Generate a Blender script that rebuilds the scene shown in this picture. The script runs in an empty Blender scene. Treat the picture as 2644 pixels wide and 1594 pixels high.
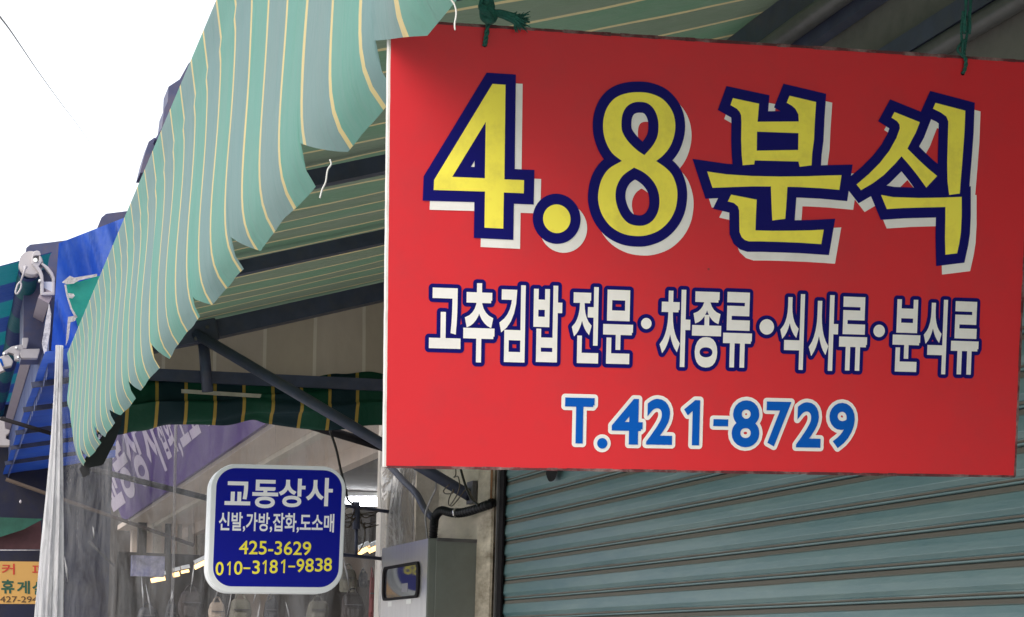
import bpy, bmesh, math, random
from mathutils import Vector, Matrix
from mathutils.geometry import delaunay_2d_cdt
random.seed(7)
sc = bpy.context.scene
COL = sc.collection

# ------------------------------------------------------------------ camera, sky, sun, exposure
F, PX0, PY0, ROLL = 5200.0, 1322.0, 1707.0, 0.028        # focal length, principal point (px of the 2644 px wide photo)
YAW = math.atan(1467 / 5200)
EYE = 1.6
CP, SP, CR, SR = math.cos(YAW), math.sin(YAW), math.cos(ROLL), math.sin(ROLL)
cam = bpy.data.cameras.new('camera')
cam.sensor_width = 36
cam.lens = F / 2644 * 36
cam.shift_y = (PY0 - 797) / 2644
cam.shift_x = 0
cam.clip_start, cam.clip_end = 0.05, 500
camo = bpy.data.objects.new('camera', cam)
COL.objects.link(camo)
right = Vector((CP, -SP, 0)); fwd = Vector((SP, CP, 0)); up = Vector((0, 0, 1))
# the photo leans clockwise a little: roll the camera anticlockwise about its axis
cx = right * CR + up * SR
cy = up * CR - right * SR
M = Matrix((cx, cy, -fwd)).transposed().to_4x4()
M.translation = Vector((0, 0, EYE))
camo.matrix_world = M
sc.camera = camo

SUN = Vector((-0.66, -0.50, 0.56)).normalized()           # towards the bright part of the sky, over the street
sun_el = math.asin(SUN.z); sun_az = math.atan2(SUN.x, SUN.y)
world = bpy.data.worlds.new('World'); sc.world = world; world.use_nodes = True
wn = world.node_tree.nodes; wl = world.node_tree.links
sky = wn.new('ShaderNodeTexSky'); sky.sky_type = 'NISHITA'; sky.sun_disc = False
sky.sun_elevation = sun_el; sky.sun_rotation = sun_az
sky.air_density = 1.0; sky.dust_density = 6.0; sky.ozone_density = 0.6
wn['Background'].inputs['Strength'].default_value = 0.15
cloud = wn.new('ShaderNodeMix'); cloud.data_type = 'RGBA'                  # even high overcast over the clear sky
cloud.inputs[0].default_value = 0.8; cloud.inputs[7].default_value = (6.6, 6.8, 7.1, 1)
wl.new(sky.outputs[0], cloud.inputs[6]); wl.new(cloud.outputs[2], wn['Background'].inputs['Color'])
sun = bpy.data.lights.new('sun', 'SUN'); sun.energy = 0.9; sun.angle = math.radians(38); sun.color = (1.0, 0.96, 0.9)
suno = bpy.data.objects.new('sun', sun); COL.objects.link(suno)
suno.rotation_euler = (-SUN).to_track_quat('-Z', 'Y').to_euler()
suno.location = SUN * 60
vs = sc.view_settings
vs.view_transform = 'Standard'; vs.look = 'None'; vs.gamma = 1.0; vs.use_curve_mapping = False
vs.exposure = 0.75

# ------------------------------------------------------------------ measuring helpers (photo pixel -> point of a real plane)
def ray(x, y):
    u = (x - PX0) / F; v = (PY0 - y) / F
    u, v = u * CR - v * SR, u * SR + v * CR
    return Vector((u * CP + SP, CP - u * SP, v))
C0 = Vector((0, 0, EYE))
def onX(x, y, X): d = ray(x, y); return C0 + d * (X / d.x)
def onY(x, y, Y): d = ray(x, y); return C0 + d * (Y / d.y)
def onZ(x, y, Z): d = ray(x, y); return C0 + d * ((Z - EYE) / d.z)

# ------------------------------------------------------------------ materials
def lin(c): return tuple(((v / 255) / 12.92 if v / 255 <= 0.04045 else ((v / 255 + 0.055) / 1.055) ** 2.4) for v in c)
MATS = {}
def newmat(name):
    m = bpy.data.materials.new(name); m.use_nodes = True
    return m, m.node_tree.nodes, m.node_tree.links
def mat(name, col, rough=0.6, metal=0.0, var=0.12, scale=6.0, bump=0.0, bscale=60.0, dirt=None, dirt_amt=0.0, dirt_scale=3.0, spec=0.5,
        emit=None, estr=0.0, trans=0.0, stretch=(1, 1, 1), specks=0.0):
    """painted / plain surface: base colour with uneven tone, optional stains, bump and translucency"""
    if name in MATS: return MATS[name]
    m, n, l = newmat(name)
    p = n['Principled BSDF']
    p.inputs['Roughness'].default_value = rough; p.inputs['Metallic'].default_value = metal
    p.inputs['Specular IOR Level'].default_value = spec
    tc = n.new('ShaderNodeTexCoord'); mp = n.new('ShaderNodeMapping'); mp.inputs['Scale'].default_value = stretch
    l.new(tc.outputs['Object'], mp.inputs['Vector'])
    t = n.new('ShaderNodeTexNoise'); t.inputs['Scale'].default_value = scale; t.inputs['Detail'].default_value = 6; t.inputs['Roughness'].default_value = 0.62
    l.new(mp.outputs[0], t.inputs['Vector'])
    r = n.new('ShaderNodeMapRange'); r.inputs['From Min'].default_value = 0.3; r.inputs['From Max'].default_value = 0.7
    r.inputs['To Min'].default_value = 1 - var; r.inputs['To Max'].default_value = 1 + var
    l.new(t.outputs['Fac'], r.inputs['Value'])
    mx = n.new('ShaderNodeMix'); mx.data_type = 'RGBA'; mx.blend_type = 'MULTIPLY'; mx.inputs[0].default_value = 1.0
    mx.inputs[6].default_value = (*col, 1)
    cmb = n.new('ShaderNodeCombineColor')
    for i in range(3): l.new(r.outputs[0], cmb.inputs[i])
    l.new(cmb.outputs[0], mx.inputs[7])
    out = mx.outputs[2]
    if dirt:
        t2 = n.new('ShaderNodeTexNoise'); t2.inputs['Scale'].default_value = dirt_scale; t2.inputs['Detail'].default_value = 8; t2.inputs['Roughness'].default_value = 0.7
        l.new(mp.outputs[0], t2.inputs['Vector'])
        r2 = n.new('ShaderNodeMapRange'); r2.inputs['From Min'].default_value = 0.47; r2.inputs['From Max'].default_value = 0.68
        r2.inputs['To Max'].default_value = dirt_amt
        l.new(t2.outputs['Fac'], r2.inputs['Value'])
        m2 = n.new('ShaderNodeMix'); m2.data_type = 'RGBA'; m2.inputs[7].default_value = (*dirt, 1)
        l.new(r2.outputs[0], m2.inputs[0]); l.new(out, m2.inputs[6]); out = m2.outputs[2]
    if specks:                                             # fly specks and pinholes
        vo = n.new('ShaderNodeTexVoronoi'); vo.inputs['Scale'].default_value = 26; l.new(mp.outputs[0], vo.inputs['Vector'])
        rs_ = n.new('ShaderNodeMath'); rs_.operation = 'LESS_THAN'; rs_.inputs[1].default_value = 0.05; l.new(vo.outputs['Distance'], rs_.inputs[0])
        gt = n.new('ShaderNodeMath'); gt.operation = 'GREATER_THAN'; gt.inputs[1].default_value = 0.72
        sc_ = n.new('ShaderNodeSeparateColor'); l.new(vo.outputs['Color'], sc_.inputs[0]); l.new(sc_.outputs[0], gt.inputs[0])
        q_ = n.new('ShaderNodeMath'); q_.operation = 'MULTIPLY'; l.new(rs_.outputs[0], q_.inputs[0]); l.new(gt.outputs[0], q_.inputs[1])
        q2 = n.new('ShaderNodeMath'); q2.operation = 'MULTIPLY'; q2.inputs[1].default_value = specks; l.new(q_.outputs[0], q2.inputs[0])
        m4 = n.new('ShaderNodeMix'); m4.data_type = 'RGBA'; m4.inputs[7].default_value = (0.05, 0.04, 0.035, 1)
        l.new(q2.outputs[0], m4.inputs[0]); l.new(out, m4.inputs[6]); out = m4.outputs[2]
    l.new(out, p.inputs['Base Color'])
    if bump:
        t3 = n.new('ShaderNodeTexNoise'); t3.inputs['Scale'].default_value = bscale; t3.inputs['Detail'].default_value = 4
        l.new(mp.outputs[0], t3.inputs['Vector'])
        b = n.new('ShaderNodeBump'); b.inputs['Strength'].default_value = bump; b.inputs['Distance'].default_value = 0.01
        l.new(t3.outputs['Fac'], b.inputs['Height']); l.new(b.outputs[0], p.inputs['Normal'])
    if emit:
        p.inputs['Emission Color'].default_value = (*emit, 1); p.inputs['Emission Strength'].default_value = estr
    if trans:
        tr = n.new('ShaderNodeBsdfTranslucent'); l.new(out, tr.inputs['Color'])
        ms = n.new('ShaderNodeMixShader'); ms.inputs[0].default_value = trans
        l.new(p.outputs[0], ms.inputs[1]); l.new(tr.outputs[0], ms.inputs[2]); l.new(ms.outputs[0], n['Material Output'].inputs[0])
    MATS[name] = m
    return m

def stripe_mat(name, axis, period, cols, line, lw, off=0.0, trans=0.35, rough=0.55, fade=0.1, dust=None):
    """woven tarpaulin: two alternating bands with a thin line between them, woven bump, dust"""
    m, n, l = newmat(name)
    p = n['Principled BSDF']; p.inputs['Roughness'].default_value = rough; p.inputs['Specular IOR Level'].default_value = 0.3
    tc = n.new('ShaderNodeTexCoord'); sx = n.new('ShaderNodeSeparateXYZ')
    l.new(tc.outputs['Object'], sx.inputs[0])
    def math_(op, a, b=None):
        k = n.new('ShaderNodeMath'); k.operation = op
        for i, v in ((0, a), (1, b)):
            if v is None: continue
            if isinstance(v, (int, float)): k.inputs[i].default_value = v
            else: l.new(v, k.inputs[i])
        return k.outputs[0]
    s = math_('ADD', sx.outputs[axis], off + 100 * period)
    s = math_('DIVIDE', s, period)                         # one band per unit
    fr = math_('FRACT', s)
    par = math_('FRACT', math_('MULTIPLY', s, 0.5))
    band = math_('GREATER_THAN', par, 0.5)
    d = math_('ABSOLUTE', math_('SUBTRACT', fr, 0.5))
    isl = math_('GREATER_THAN', d, 0.5 - lw / period / 2)
    m1 = n.new('ShaderNodeMix'); m1.data_type = 'RGBA'
    m1.inputs[6].default_value = (*cols[0], 1); m1.inputs[7].default_value = (*cols[1], 1); l.new(band, m1.inputs[0])
    m2 = n.new('ShaderNodeMix'); m2.data_type = 'RGBA'; m2.inputs[7].default_value = (*line, 1)
    l.new(m1.outputs[2], m2.inputs[6]); l.new(isl, m2.inputs[0])
    t = n.new('ShaderNodeTexNoise'); t.inputs['Scale'].default_value = 4.5; t.inputs['Detail'].default_value = 7; t.inputs['Roughness'].default_value = 0.65
    ms_ = n.new('ShaderNodeMapping'); ms_.inputs['Scale'].default_value = (1, 1, 0.35); l.new(tc.outputs['Object'], ms_.inputs['Vector']); l.new(ms_.outputs[0], t.inputs['Vector'])
    r = n.new('ShaderNodeMapRange'); r.inputs['From Min'].default_value = 0.3; r.inputs['From Max'].default_value = 0.72; r.inputs['To Max'].default_value = fade * 3
    l.new(t.outputs['Fac'], r.inputs['Value'])
    m3 = n.new('ShaderNodeMix'); m3.data_type = 'RGBA'; m3.inputs[7].default_value = (*(dust or (0.36, 0.36, 0.32)), 1)
    l.new(m2.outputs[2], m3.inputs[6]); l.new(r.outputs[0], m3.inputs[0])
    col = m3.outputs[2]
    l.new(col, p.inputs['Base Color'])
    w = n.new('ShaderNodeTexNoise'); w.inputs['Scale'].default_value = 7; w.inputs['Detail'].default_value = 6; w.inputs['Distortion'].default_value = 0.8
    mr = n.new('ShaderNodeMapping'); mr.inputs['Rotation'].default_value = (0.6, 0, 0); mr.inputs['Scale'].default_value = (1, 1.6, 0.45); l.new(tc.outputs['Object'], mr.inputs['Vector']); l.new(mr.outputs[0], w.inputs['Vector'])
    b = n.new('ShaderNodeBump'); b.inputs['Strength'].default_value = 0.45; b.inputs['Distance'].default_value = 0.03
    l.new(w.outputs['Fac'], b.inputs['Height']); l.new(b.outputs[0], p.inputs['Normal'])
    tr = n.new('ShaderNodeBsdfTranslucent'); l.new(col, tr.inputs['Color'])
    ms = n.new('ShaderNodeMixShader'); ms.inputs[0].default_value = trans
    l.new(p.outputs[0], ms.inputs[1]); l.new(tr.outputs[0], ms.inputs[2]); l.new(ms.outputs[0], n['Material Output'].inputs[0])
    MATS[name] = m
    return m

def film_mat(name, haze, gloss, tint=(1, 1, 1), rough=0.10, wr=14, bump=0.9):
    """clear vinyl sheet: mostly see-through, a milky part and a wrinkled shine"""
    m, n, l = newmat(name)
    n.remove(n['Principled BSDF'])
    tc = n.new('ShaderNodeTexCoord')
    mp = n.new('ShaderNodeMapping'); mp.inputs['Scale'].default_value = (1.0, 1.0, 0.16); l.new(tc.outputs['Object'], mp.inputs['Vector'])
    t = n.new('ShaderNodeTexNoise'); t.inputs['Scale'].default_value = wr; t.inputs['Detail'].default_value = 5; t.inputs['Distortion'].default_value = 0.6
    l.new(mp.outputs[0], t.inputs['Vector'])
    b = n.new('ShaderNodeBump'); b.inputs['Strength'].default_value = bump; b.inputs['Distance'].default_value = 0.03
    l.new(t.outputs['Fac'], b.inputs['Height'])
    tr = n.new('ShaderNodeBsdfTransparent'); tr.inputs['Color'].default_value = (*tint, 1)
    gl = n.new('ShaderNodeBsdfGlossy'); gl.inputs['Roughness'].default_value = rough; l.new(b.outputs[0], gl.inputs['Normal'])
    df = n.new('ShaderNodeBsdfDiffuse'); df.inputs['Color'].default_value = (0.62, 0.62, 0.64, 1) if haze < 0.5 else (0.85, 0.85, 0.88, 1)
    tl = n.new('ShaderNodeBsdfTranslucent'); tl.inputs['Color'].default_value = (0.62, 0.62, 0.64, 1) if haze < 0.5 else (0.85, 0.85, 0.88, 1)
    a = n.new('ShaderNodeMixShader'); a.inputs[0].default_value = 0.5; l.new(df.outputs[0], a.inputs[1]); l.new(tl.outputs[0], a.inputs[2])
    hz = n.new('ShaderNodeMapRange'); hz.inputs['From Min'].default_value = 0.35; hz.inputs['From Max'].default_value = 0.7
    hz.inputs['To Min'].default_value = haze * 0.15 if haze < 0.1 else haze * 0.5; hz.inputs['To Max'].default_value = haze * (3.0 if haze < 0.1 else 1.7)
    l.new(t.outputs['Fac'], hz.inputs['Value'])
    m1 = n.new('ShaderNodeMixShader'); l.new(hz.outputs[0], m1.inputs[0]); l.new(tr.outputs[0], m1.inputs[1]); l.new(a.outputs[0], m1.inputs[2])
    fr = n.new('ShaderNodeFresnel'); fr.inputs['IOR'].default_value = 1.45; l.new(b.outputs[0], fr.inputs['Normal'])
    k = n.new('ShaderNodeMath'); k.operation = 'MULTIPLY'; k.inputs[1].default_value = gloss; l.new(fr.outputs[0], k.inputs[0])
    m2 = n.new('ShaderNodeMixShader'); l.new(k.outputs[0], m2.inputs[0]); l.new(m1.outputs[0], m2.inputs[1]); l.new(gl.outputs[0], m2.inputs[2])
    l.new(m2.outputs[0], n['Material Output'].inputs[0])
    MATS[name] = m
    return m

def emit_mat(name, col, strength):
    m, n, l = newmat(name)
    p = n['Principled BSDF']; p.inputs['Base Color'].default_value = (*col, 1)
    p.inputs['Emission Color'].default_value = (*col, 1); p.inputs['Emission Strength'].default_value = strength
    MATS[name] = m
    return m

# ------------------------------------------------------------------ mesh helpers
class MB:
    def __init__(self): self.v = []; self.f = []; self.smooth = []
    def add(self, vs, fs, smooth=False):
        o = len(self.v); self.v += [Vector(p) for p in vs]
        self.f += [tuple(i + o for i in f) for f in fs]; self.smooth += [smooth] * len(fs)
        return self
    def box(self, a, b):
        x0, y0, z0 = a; x1, y1, z1 = b
        return self.add([(x0, y0, z0), (x1, y0, z0), (x1, y1, z0), (x0, y1, z0), (x0, y0, z1), (x1, y0, z1), (x1, y1, z1), (x0, y1, z1)],
                        [(0, 3, 2, 1), (4, 5, 6, 7), (0, 1, 5, 4), (1, 2, 6, 5), (2, 3, 7, 6), (3, 0, 4, 7)])
    def beam(self, a, b, w, h, upv=(0, 0, 1)):
        a, b = Vector(a), Vector(b); d = (b - a).normalized(); s = d.cross(Vector(upv)).normalized(); u = s.cross(d)
        q = [a + s * (i * w / 2) + u * (j * h / 2) for i, j in ((-1, -1), (1, -1), (1, 1), (-1, 1))]
        q += [p + (b - a) for p in q]
        return self.add(q, [(0, 1, 2, 3), (7, 6, 5, 4), (0, 4, 5, 1), (1, 5, 6, 2), (2, 6, 7, 3), (3, 7, 4, 0)])
    def tube(self, pts, r, n=10, cap=True):
        pts = [Vector(p) for p in pts]; k = len(pts)
        rr = r if isinstance(r, (list, tuple)) else [r] * k
        vs = []; ref = None
        for i, p in enumerate(pts):
            d = (pts[min(i + 1, k - 1)] - pts[max(i - 1, 0)]).normalized()
            if ref is None: ref = Vector((0, 0, 1)) if abs(d.z) < 0.9 else Vector((1, 0, 0))
            s = d.cross(ref).normalized(); u = s.cross(d).normalized(); ref = u
            for j in range(n):
                a = 2 * math.pi * j / n
                vs.append(p + (s * math.cos(a) + u * math.sin(a)) * rr[i])
        fs = [(i * n + j, i * n + (j + 1) % n, (i + 1) * n + (j + 1) % n, (i + 1) * n + j) for i in range(k - 1) for j in range(n)]
        self.add(vs, fs, True)
        if cap:
            self.f += [tuple(len(self.v) - len(vs) + j for j in reversed(range(n))), tuple(len(self.v) - n + j for j in range(n))]
            self.smooth += [False, False]
        return self
    def grid(self, nu, nv, fn, smooth=True):
        vs = [fn(i / (nu - 1), j / (nv - 1)) for j in range(nv) for i in range(nu)]
        fs = [(j * nu + i, j * nu + i + 1, (j + 1) * nu + i + 1, (j + 1) * nu + i) for j in range(nv - 1) for i in range(nu - 1)]
        return self.add(vs, fs, smooth)
    def extrude_poly(self, pts, d):
        """closed polygon (3D points) pushed along d"""
        d = Vector(d); k = len(pts)
        vs = [Vector(p) for p in pts] + [Vector(p) + d for p in pts]
        return self.add(vs, [tuple(range(k)), tuple(reversed(range(k, 2 * k)))] + [(i, i + k, (i + 1) % k + k, (i + 1) % k) for i in range(k)])
    def build(self, name, m, parent=None, origin=None, fix=True):
        o0 = Vector(origin) if origin is not None else Vector((0, 0, 0))
        me = bpy.data.meshes.new(name)
        me.from_pydata([p - o0 for p in self.v], [], self.f)
        me.polygons.foreach_set('use_smooth', self.smooth)
        if fix:
            bm = bmesh.new(); bm.from_mesh(me); bmesh.ops.recalc_face_normals(bm, faces=bm.faces); bm.to_mesh(me); bm.free()
        if m: me.materials.append(m)
        ob = bpy.data.objects.new(name, me); COL.objects.link(ob); ob.location = o0
        if parent: attach(ob, parent)
        return ob
def wloc(o):
    p = Vector(o.location)
    while o.parent: o = o.parent; p = p + Vector(o.location)
    return p
def attach(ob, parent):
    w = Vector(ob.location); ob.parent = parent; ob.location = w - wloc(parent)
    return ob
def tag(o, label, cat, group=None):
    o['label'] = label; o['category'] = cat
    if group: o['group'] = group
    return o
def thing(name, loc, label, cat, group=None):
    o = bpy.data.objects.new(name, None); COL.objects.link(o); o.location = loc; o.empty_display_size = 0.1
    return tag(o, label, cat, group)
def bevel(ob, w, seg=2):
    bm = bmesh.new(); bm.from_mesh(ob.data)
    bmesh.ops.bevel(bm, geom=[e for e in bm.edges if len(e.link_faces) == 2 and e.calc_face_angle(0) > 0.6], offset=w, segments=seg, affect='EDGES', profile=0.5)
    bm.to_mesh(ob.data); bm.free()
    return ob
def solid(ob, t):
    md = ob.modifiers.new('thickness', 'SOLIDIFY'); md.thickness = t; md.offset = 0
    return ob
def sm(a, b, t):
    t = max(0.0, min(1.0, (t - a) / (b - a))); return t * t * (3 - 2 * t)
def lerp(a, b, t): return a + (b - a) * t
def curve_pts(pts, n=8):
    """smooth curve through points"""
    P = [Vector(p) for p in pts]; P = [2 * P[0] - P[1]] + P + [2 * P[-1] - P[-2]]; out = []
    for i in range(1, len(P) - 2):
        for k in range(n):
            t = k / n
            out.append(0.5 * ((2 * P[i]) + (P[i + 1] - P[i - 1]) * t + (2 * P[i - 1] - 5 * P[i] + 4 * P[i + 1] - P[i + 2]) * t * t
                              + (3 * P[i] - P[i - 1] - 3 * P[i + 1] + P[i + 2]) * t ** 3))
    return out + [P[-2]]
def wob(*a):
    """cheap smooth noise"""
    s = 0.0
    for i, k in enumerate((1.0, 2.3, 4.1)):
        s += math.sin(a[0] * k + 1.7 * i + (a[1] * k * 1.3 if len(a) > 1 else 0)) / k
    return s / 1.6

# ------------------------------------------------------------------ lettering (flat vinyl sheets)
_font_cache = {}
def glyph(txt, bold=0.0):
    """triangulated outline of a piece of text in Blender's built-in font, box normalised to 0..1"""
    key = (txt, bold)
    if key in _font_cache: return _font_cache[key]
    if txt == '1':                                         # a one with a flag and no foot
        P = [(0.69, 1.0), (1.0, 1.0), (1.0, 0.0), (0.54, 0.0), (0.54, 0.76), (0.24, 0.66), (0.0, 0.79)]
        if bold < 0.02: P = [(0.72, 1.0), (1.0, 1.0), (1.0, 0.0), (0.62, 0.0), (0.62, 0.80), (0.14, 0.66), (0.0, 0.78)]
        _font_cache[key] = with_holes(P); return _font_cache[key]
    cu = bpy.data.curves.new('t', 'FONT'); cu.body = txt; cu.size = 1; cu.resolution_u = 5
    ob = bpy.data.objects.new('t', cu); COL.objects.link(ob)
    dg = bpy.context.evaluated_depsgraph_get(); me = bpy.data.meshes.new_from_object(ob.evaluated_get(dg))
    vs = [(v.co.x, v.co.y) for v in me.vertices]; fs = [tuple(p.vertices) for p in me.polygons]
    bpy.data.objects.remove(ob); bpy.data.curves.remove(cu); bpy.data.meshes.remove(me)
    x0 = min(v[0] for v in vs); x1 = max(v[0] for v in vs); y0 = min(v[1] for v in vs); y1 = max(v[1] for v in vs)
    # weld
    idx = {}; rem = []; nv = []
    for v in vs:
        k = (round(v[0], 5), round(v[1], 5))
        if k not in idx: idx[k] = len(nv); nv.append(((v[0] - x0) / (x1 - x0 or 1), (v[1] - y0) / (y1 - y0 or 1)))
        rem.append(idx[k])
    fs = [tuple(dict.fromkeys(rem[i] for i in f)) for f in fs]; fs = [f for f in fs if len(f) > 2]
    if bold:
        em = [(v[0] * (x1 - x0), v[1] * (y1 - y0)) for v in nv]
        em, fs = fat(em, fs, bold, 'miter')
        x0 = min(v[0] for v in em); x1 = max(v[0] for v in em); y0 = min(v[1] for v in em); y1 = max(v[1] for v in em)
        nv = [((v[0] - x0) / (x1 - x0), (v[1] - y0) / (y1 - y0)) for v in em]
    _font_cache[key] = (nv, fs)
    return _font_cache[key]
def fit(txt, x0, y0, x1, y1, bold=0.0, shear=0.0):
    vs, fs = glyph(txt, bold)
    return [(lerp(x0, x1, v[0]) + shear * (v[1] - 0.5), lerp(y0, y1, v[1])) for v in vs], fs
def disc(cx_, cy_, r, n=24):
    return [(cx_ + r * math.cos(2 * math.pi * i / n), cy_ + r * math.sin(2 * math.pi * i / n)) for i in range(n)], [tuple(range(n))]
def merge(parts):
    vs, fs = [], []
    for v, f in parts:
        o = len(vs); vs += list(v); fs += [tuple(i + o for i in q) for q in f]
    return vs, fs
def area2(p): return sum(p[i][0] * p[(i + 1) % len(p)][1] - p[(i + 1) % len(p)][0] * p[i][1] for i in range(len(p))) / 2
def with_holes(outer, holes=()):
    """triangulated polygon with holes"""
    loops = [outer] + list(holes); vs = []; es = []
    for lp in loops:
        o = len(vs); vs += lp; es += [(o + i, o + (i + 1) % len(lp)) for i in range(len(lp))]
    r = delaunay_2d_cdt([Vector(v) for v in vs], es, [], 0, 1e-6)
    def inside(p, lp):
        c = False; j = len(lp) - 1
        for i in range(len(lp)):
            if (lp[i][1] > p[1]) != (lp[j][1] > p[1]) and p[0] < (lp[j][0] - lp[i][0]) * (p[1] - lp[i][1]) / (lp[j][1] - lp[i][1]) + lp[i][0]: c = not c
            j = i
        return c
    V = [tuple(v) for v in r[0]]; fs = []
    for f in r[2]:
        c = (sum(V[i][0] for i in f) / len(f), sum(V[i][1] for i in f) / len(f))
        if inside(c, outer) and not any(inside(c, h) for h in holes): fs.append(tuple(f))
    return V, fs
def union_faces(V, FF, eps):
    res = delaunay_2d_cdt(V, [], FF, 0, eps)
    polys = [[(V[i][0], V[i][1]) for i in f] for f in FF]
    x0 = min(v[0] for v in V); x1 = max(v[0] for v in V); NB = 80
    bins = [[] for _ in range(NB + 1)]
    bb = []
    for q, p in enumerate(polys):
        a, b = min(v[0] for v in p), max(v[0] for v in p); bb.append((a, b, min(v[1] for v in p), max(v[1] for v in p)))
        for k in range(int((a - x0) / (x1 - x0) * NB), int((b - x0) / (x1 - x0) * NB) + 1): bins[k].append(q)
    W_ = [tuple(v) for v in res[0]]; out = []
    for f in res[2]:
        cx_ = sum(W_[i][0] for i in f) / len(f); cy_ = sum(W_[i][1] for i in f) / len(f)
        for q in bins[max(0, min(NB, int((cx_ - x0) / (x1 - x0) * NB)))]:
            a, b, c_, d_ = bb[q]
            if not (a <= cx_ <= b and c_ <= cy_ <= d_): continue
            p = polys[q]; ins = False; j = len(p) - 1
            for i in range(len(p)):
                if (p[i][1] > cy_) != (p[j][1] > cy_) and cx_ < (p[j][0] - p[i][0]) * (cy_ - p[i][1]) / (p[j][1] - p[i][1]) + p[i][0]: ins = not ins
                j = i
            if ins: out.append(tuple(f)); break
    return W_, out
def fat(vs, fs, r, join='round'):
    """the same letters grown by r on every side (outline sheet under the letters)"""
    cnt = {}
    F2 = []
    for f in fs:
        pts = [vs[i] for i in f]
        F2.append(tuple(f) if area2(pts) > 0 else tuple(reversed(f)))
    for f in F2:
        for i in range(len(f)):
            a, b = f[i], f[(i + 1) % len(f)]; cnt[(a, b)] = cnt.get((a, b), 0) + 1
    bd = [(a, b) for (a, b) in cnt if (b, a) not in cnt]
    V = [Vector(v) for v in vs]; FF = list(F2)
    nxt = {a: b for a, b in bd}
    def addp(pts):
        pts = [Vector(p) for p in pts]
        if area2(pts) < 0: pts.reverse()
        if abs(area2(pts)) < 1e-12: return
        o = len(V); V.extend(pts); FF.append(tuple(range(o, o + len(pts))))
    for a, b in bd:
        pa, pb = Vector(vs[a]), Vector(vs[b]); d = pb - pa
        if d.length < 1e-9: continue
        nrm = Vector((d.y, -d.x)).normalized() * r
        addp([pa, pb, pb + nrm, pa + nrm])
        if b in nxt:
            d2 = Vector(vs[nxt[b]]) - pb
            if d2.length < 1e-9: continue
            n2 = Vector((d2.y, -d2.x)).normalized() * r
            turn = d.x * d2.y - d.y * d2.x
            if turn > 0:
                a0 = math.atan2(nrm.y, nrm.x); da = nrm.angle_signed(n2) if False else (math.atan2(n2.y, n2.x) - a0)
                while da < 0: da += 2 * math.pi
                while da > 2 * math.pi: da -= 2 * math.pi
                if join == 'miter' and da < 2.6:
                    k = r / math.cos(da / 2); mid = Vector((math.cos(a0 + da / 2), math.sin(a0 + da / 2))) * k
                    addp([pb, pb + nrm, pb + mid, pb + n2])
                else:
                    st = max(2, int(da / 0.35) + 1)
                    addp([pb] + [pb + Vector((math.cos(a0 + da * i / st), math.sin(a0 + da * i / st))) * r for i in range(st + 1)])
    return union_faces(V, FF, r * 1e-4)
class Plane:
    """a flat face: local (x right, y up) in metres and a small lift off the face"""
    def __init__(self, o, ex, ey): self.o = Vector(o); self.ex = Vector(ex).normalized(); self.ey = Vector(ey).normalized(); self.n = self.ex.cross(self.ey)
    def px(self, x, y):
        d = ray(x, y); t = (self.o - C0).dot(self.n) / d.dot(self.n); p = C0 + d * t - self.o
        return (p.dot(self.ex), p.dot(self.ey))
    def at(self, x, y, h=0.0): return self.o + self.ex * x + self.ey * y + self.n * h
    def sheet(self, name, vf, h, m, parent):
        vs, fs = vf
        mb = MB(); mb.add([self.at(x, y, h) for x, y in vs], fs)
        return mb.build(name, m, parent, origin=self.o, fix=False)
    def boxpx(self, x0, y0, x1, y1):
        a = self.px(x0, y0); b = self.px(x1, y0); c = self.px(x1, y1); d = self.px(x0, y1)
        return ((a[0] + d[0]) / 2, (c[1] + d[1]) / 2, (b[0] + c[0]) / 2, (a[1] + b[1]) / 2)

# ------------------------------------------------------------------ palette
M_red = mat('red_vinyl', lin((214, 40, 50)), 0.38, var=0.03, scale=2, dirt=(0.30, 0.05, 0.06), dirt_amt=0.16, dirt_scale=9, spec=0.35, bump=0.10, bscale=9, specks=0.6)
M_white_v = mat('white_vinyl', (0.86, 0.86, 0.84), 0.5, spec=0.2,  var=0.03, scale=8, dirt=(0.45, 0.43, 0.4), dirt_amt=0.2, dirt_scale=14)
M_navy_v = mat('navy_vinyl', lin((8, 8, 104)), 0.5, var=0.05, spec=0.15)
M_yellow_v = mat('yellow_vinyl', lin((255, 243, 92)), 0.5, spec=0.2, var=0.03, dirt=(0.4, 0.33, 0.08), dirt_amt=0.25, dirt_scale=20, specks=0.7)
M_blue_v = mat('blue_vinyl', lin((0, 90, 188)), 0.5, var=0.04, spec=0.12)
M_board = mat('white_board_core', (0.74, 0.72, 0.69), 0.6, var=0.08, dirt=(0.3, 0.25, 0.2), dirt_amt=0.35, dirt_scale=25)
M_edge = mat('scorched_board_edge', (0.10, 0.02, 0.025), 0.7, var=0.4, scale=40, dirt=(0.5, 0.42, 0.4), dirt_amt=0.5, dirt_scale=30)
M_rope = mat('green_rope', (0.012, 0.115, 0.092), 0.65, var=0.35, scale=90, bump=0.5, bscale=300)
M_awn = stripe_mat('faded_green_awning', 1, 0.221, (lin((106, 170, 156)), lin((121, 158, 158))), lin((236, 214, 148)), 0.021, off=0.02, trans=0.34, fade=0.08)
M_awn_shaded = stripe_mat('green_awning_shaded', 1, 0.221, (lin((116, 154, 126)), lin((128, 146, 124))), lin((236, 214, 160)), 0.021, off=0.02, trans=0.10, fade=0.10)  # same cloth again, shaded underside tones put into its colour
M_dark = mat('dark_steel_paint', (0.058, 0.068, 0.122), 0.45, var=0.25, scale=9, dirt=(0.10, 0.09, 0.09), dirt_amt=0.4, dirt_scale=12)
M_pipe = mat('grey_steel_pipe', (0.12, 0.115, 0.12), 0.38, metal=0.2, var=0.2, scale=14, dirt=(0.05, 0.045, 0.045), dirt_amt=0.6, dirt_scale=10)
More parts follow.
